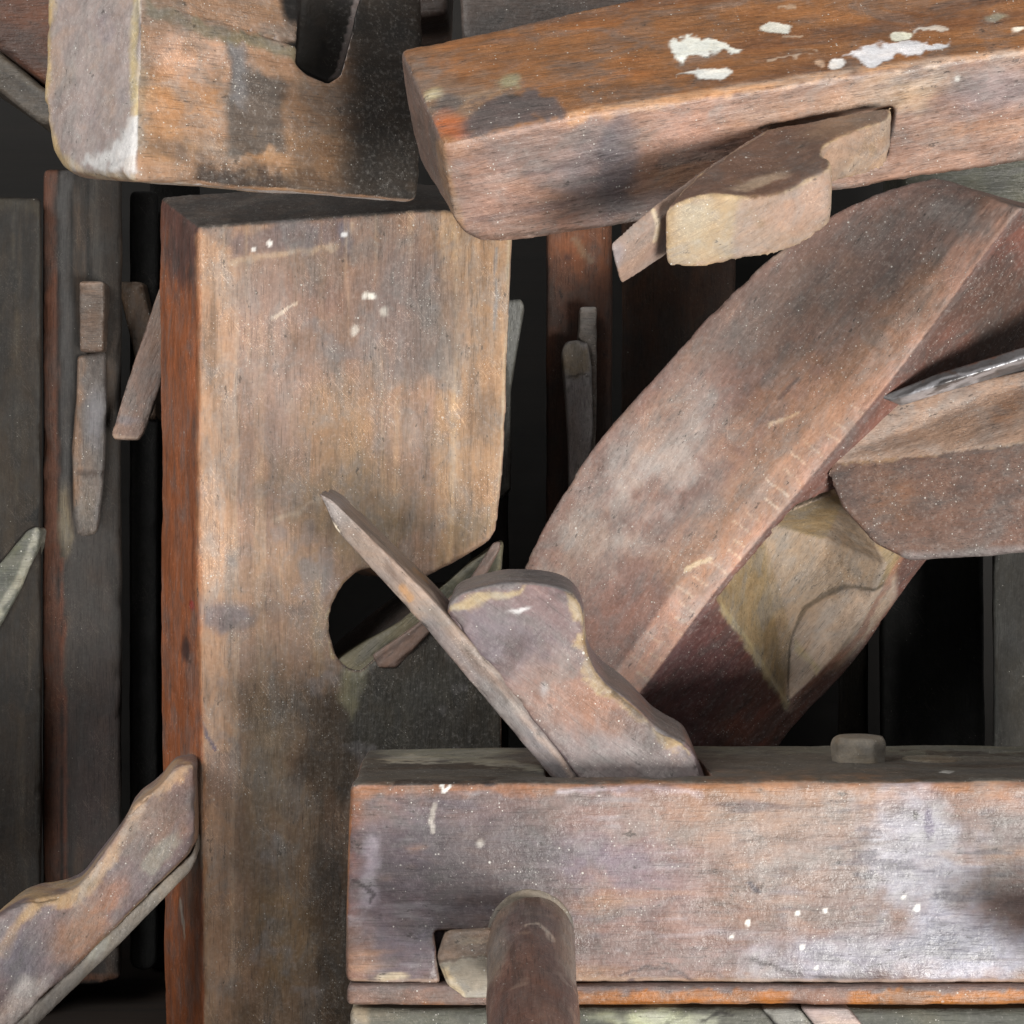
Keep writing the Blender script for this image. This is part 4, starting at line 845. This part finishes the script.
wood('iron', prism([(79, 281, 78.9), (103, 281, 78.9), (104, 300, 78.9), (103, 352, 79.4), (79, 352, 79.4)], (0, 2, 0)), .08, [Plane([(79, 281, 79), (103, 281, 79), (90, 350, 79)], 'front')], [(92, 76, 66), (82, 68, 60), (104, 86, 74)],
     [(line([(80, 282), (102, 281)], 2.5, .6, .5), (140, 116, 100), .7)], t, bev=.08, seed=64)
wood('wedge', loft([[W(x, y, 79.6+(.0 if 350 < y < 500 else .3)) for x, y in [(77, 356), (106, 350), (107, 400), (106, 440), (104, 476), (99, 528), (94, 537), (76, 537), (73, 520), (73, 480), (72, 450), (76, 400)]],
                    [W(x, y, 82) for x, y in [(77, 356), (106, 350), (107, 400), (106, 440), (104, 476), (99, 528), (94, 537), (76, 537), (73, 520), (73, 480), (72, 450), (76, 400)]]]), .08,
     [Plane([(77, 356, 79.6), (106, 356, 79.6), (90, 530, 79.6)], 'front')], [(92, 86, 84), (84, 76, 72), (104, 92, 84)], [
     (line([(79, 360), (75, 440), (74, 500)], 5, .7, .5), (116, 88, 66), .7), (ell(96, 420, 10, 26, 0, .6, .5), (110, 108, 112), .8), (line([(78, 474), (104, 474)], 3, .6, .6), (60, 46, 38), .7), (ell(86, 512, 9, 20, 0, .6, .5), (112, 102, 92), .6)], t, bev=.12, seed=65, grain=(0, 0, 1), rough=.5)
settle(t)
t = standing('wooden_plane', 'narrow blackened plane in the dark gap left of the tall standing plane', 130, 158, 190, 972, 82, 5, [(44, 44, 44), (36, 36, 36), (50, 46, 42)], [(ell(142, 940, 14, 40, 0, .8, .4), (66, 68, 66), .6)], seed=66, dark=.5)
wood('wedge', prism([(116, 281, 81.0), (142, 281, 81.0), (146, 300, 81.0), (156, 345, 81.4), (156, 420, 81.7), (146, 420, 81.7), (132, 345, 81.3)], (0, 2, 0)), .08, [Plane([(118, 281, 81), (142, 281, 81), (130, 420, 81.4)], 'front')],
     [(104, 84, 68), (92, 74, 60), (112, 92, 74)], [(line([(118, 282), (142, 283)], 3, .6, .4), (124, 106, 92), .6)], t, bev=.1, seed=67, grain=(0, 0, 1))
settle(t)
t = thing('wooden_stick', 'thin pale brown stick poking out left from behind the tall standing plane', 'stick', W(125, 440, 79))
wood('blade', prism([(160, 286, 79.2), (178, 300, 79.2), (170, 360, 78.9), (143, 433, 78.4), (137, 440, 78.4), (114, 440, 78.4), (111, 434, 78.4), (131, 370, 78.8)], (0, .5, 0)), .06,
     [Plane([(160, 290, 79.2), (140, 440, 78.4), (112, 437, 78.4)], 'front')], [(128, 104, 92), (116, 94, 84), (142, 116, 100)], [(ell(127, 420, 12, 5, 0, .6, .6), (112, 108, 114), .6), (line([(111, 436), (142, 439)], 2, .6, .5), (160, 138, 122), .6)],
     t, bev=.06, seed=68, grain=dirpx(112, 437, 165, 290), dust=.4)
settle(t)
# a dark pair further in
t = standing('wooden_plane', 'almost hidden black-brown plane at the back of the left gap', 150, 200, 175, 985, 87, 4, [(40, 35, 31), (32, 29, 27), (46, 38, 32)], [], seed=69, dark=.5); settle(t)
# middle gap
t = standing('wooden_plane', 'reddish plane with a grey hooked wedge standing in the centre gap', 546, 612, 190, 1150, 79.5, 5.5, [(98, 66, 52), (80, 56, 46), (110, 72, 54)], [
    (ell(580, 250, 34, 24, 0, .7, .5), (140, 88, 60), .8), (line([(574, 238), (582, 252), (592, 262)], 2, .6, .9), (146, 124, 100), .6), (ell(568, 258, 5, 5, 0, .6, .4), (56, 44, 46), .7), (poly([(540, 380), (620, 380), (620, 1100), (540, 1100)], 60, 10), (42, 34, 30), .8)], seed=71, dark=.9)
wood('iron', prism([(580, 306, 78.1), (597, 306, 78.1), (597, 400, 78.5), (594, 470, 78.9), (588, 470, 78.9), (586, 344, 78.3), (578, 338, 78.2)], (0, 1.4, 0)), .07, [Plane([(580, 306, 78.1), (597, 306, 78.1), (590, 470, 78.9)], 'front')],
     [(138, 130, 122), (124, 114, 108), (146, 136, 126)], [(line([(580, 307), (597, 307)], 2, .6, .3), (150, 144, 140), .7)], t, bev=.05, seed=72)
wood('wedge', prism([(562, 350, 77.7), (566, 341, 77.9), (578, 339, 77.9), (588, 342, 77.9), (592, 366, 77.7), (594, 430, 78.1), (588, 480, 78.5), (570, 520, 78.5), (568, 440, 78.1), (565, 385, 77.7)], (0, 2, 0)), .07,
     [Plane([(562, 350, 77.7), (592, 350, 77.7), (580, 500, 78.5)], 'front')], [(142, 138, 138), (128, 122, 122), (150, 142, 136)], [
     (poly([(562, 348), (590, 345), (591, 372), (582, 378), (564, 372)], 4, 4), (120, 104, 78.5), .8), (line([(570, 376), (584, 374), (590, 378)], 1.4, .5, .5), (56, 46, 40), .8), (ell(576, 338, 12, 5), (50, 44, 40), .7)], t, bev=.12, seed=73, grain=(0, 0, 1), rough=.45, dust=.5)
settle(t)
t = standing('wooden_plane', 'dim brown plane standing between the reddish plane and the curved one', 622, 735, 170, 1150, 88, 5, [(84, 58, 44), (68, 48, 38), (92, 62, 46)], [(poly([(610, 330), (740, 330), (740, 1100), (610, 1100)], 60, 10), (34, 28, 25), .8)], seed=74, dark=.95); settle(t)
t = standing('wooden_plane', 'dark plane showing as a grey sliver beside the right edge of the tall plane', 470, 509, 300, 1150, 80, 4.5, [(52, 48, 44), (44, 42, 40), (60, 54, 48)], [], seed=75, dark=.6)
wood('wedge', prism([(500, 300, 78.2), (522, 298, 78.2), (525, 305, 78.2), (519, 340, 78.6), (511, 390, 78.9), (511, 490, 79.1), (500, 500, 79.1)], (0, 2, 0)), .07, [Plane([(500, 300, 78.2), (524, 300, 78.2), (505, 480, 79)], 'front')],
     [(96, 96, 92), (84, 84, 80), (104, 102, 96)], [], t, bev=.08, seed=76, grain=(0, 0, 1))
settle(t)
# right gap
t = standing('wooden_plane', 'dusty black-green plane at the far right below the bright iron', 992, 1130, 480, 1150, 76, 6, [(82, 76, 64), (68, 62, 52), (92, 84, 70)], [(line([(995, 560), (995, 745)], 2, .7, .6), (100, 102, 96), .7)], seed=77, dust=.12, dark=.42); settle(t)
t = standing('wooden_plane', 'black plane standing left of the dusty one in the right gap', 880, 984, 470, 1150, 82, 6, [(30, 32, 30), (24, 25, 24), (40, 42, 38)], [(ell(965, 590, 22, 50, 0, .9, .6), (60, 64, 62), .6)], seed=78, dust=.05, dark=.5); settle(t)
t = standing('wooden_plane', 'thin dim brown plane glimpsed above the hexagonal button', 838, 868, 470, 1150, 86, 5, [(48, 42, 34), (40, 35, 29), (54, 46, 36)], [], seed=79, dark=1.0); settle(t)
# top edge
t = thing('wooden_block', 'grey-brown wooden block peeking out behind the paint-splashed plane at the top edge', 'block', W(560, 30, 70))
wood('body', prism([(457, -90, 68), (780, -90, 68), (780, 20, 68), (640, 34, 68), (462, 46, 68)], (0, 5, 0)), .12, [Plane([(460, 0, 68), (600, 0, 68), (500, 40, 68)], 'front')], [(96, 84, 78), (80, 70, 66), (108, 92, 82)], [(ell(500, 40, 40, 12), (66, 58, 56), .6)], t, bev=.15, seed=80); settle(t)
t = thing('wooden_block', 'dark brown block in the shadowed top gap right of the scuffed plane', 'block', W(400, 18, 76))
wood('body', prism([(352, -80, 74), (452, -80, 74), (448, 14, 74), (400, 22, 74), (356, 12, 74)], (0, 5, 0)), .12, [Plane([(360, 0, 74), (440, 0, 74), (400, 18, 74)], 'front')], [(64, 50, 44), (52, 42, 38), (72, 58, 50)], [(ell(388, 4, 12, 5), (120, 108, 100), .6)], t, bev=.15, seed=81); settle(t)
t = thing('wooden_plane', 'red-brown plane end with a slanting grey ledge in the top left corner', 'hand plane', W(0, 120, 78))
wood('body', prism([(-90, -60, 74), (70, -60, 74), (70, 96, 74), (40, 80, 74), (0, 50, 74), (-90, -10, 74)], (0, 8, 0)), .12, [Plane([(0, 0, 74), (40, 0, 74), (0, 60, 74)], 'front')], [(108, 68, 48), (90, 58, 44), (120, 74, 50)], [(patches((.5, .5, .5), .0, .6, 140), (72, 50, 42), .6)], t, bev=.15, seed=82)
wood('ledge', prism([(-90, -10, 75), (0, 50, 75), (42, 86, 75), (70, 100, 75), (70, 128, 75), (38, 122, 75), (0, 92, 75), (-90, 30, 75)], (0, 7, 0)), .1, [Plane([(0, 50, 75), (40, 86, 75), (0, 92, 75)], 'front')], [(86, 76, 66), (72, 64, 56), (96, 84, 72)], [(line([(-20, 44), (42, 92)], 4, .6, .4), (116, 104, 88), .6)], t, bev=.12, seed=83); settle(t)
t = thing('wooden_block', 'dark grey-green block in the gap at the right edge under the paint-splashed plane', 'block', W(1000, 300, 82))
wood('body', prism([(905, 120, 79), (1130, 120, 79), (1130, 420, 79), (905, 420, 79)], (0, 5, 0)), .13, [Plane([(905, 120, 79), (1100, 120, 79), (905, 300, 79)], 'front')], [(72, 72, 62), (60, 60, 54), (80, 78, 66)], [], t, bev=.15, seed=84, dust=.6); settle(t)
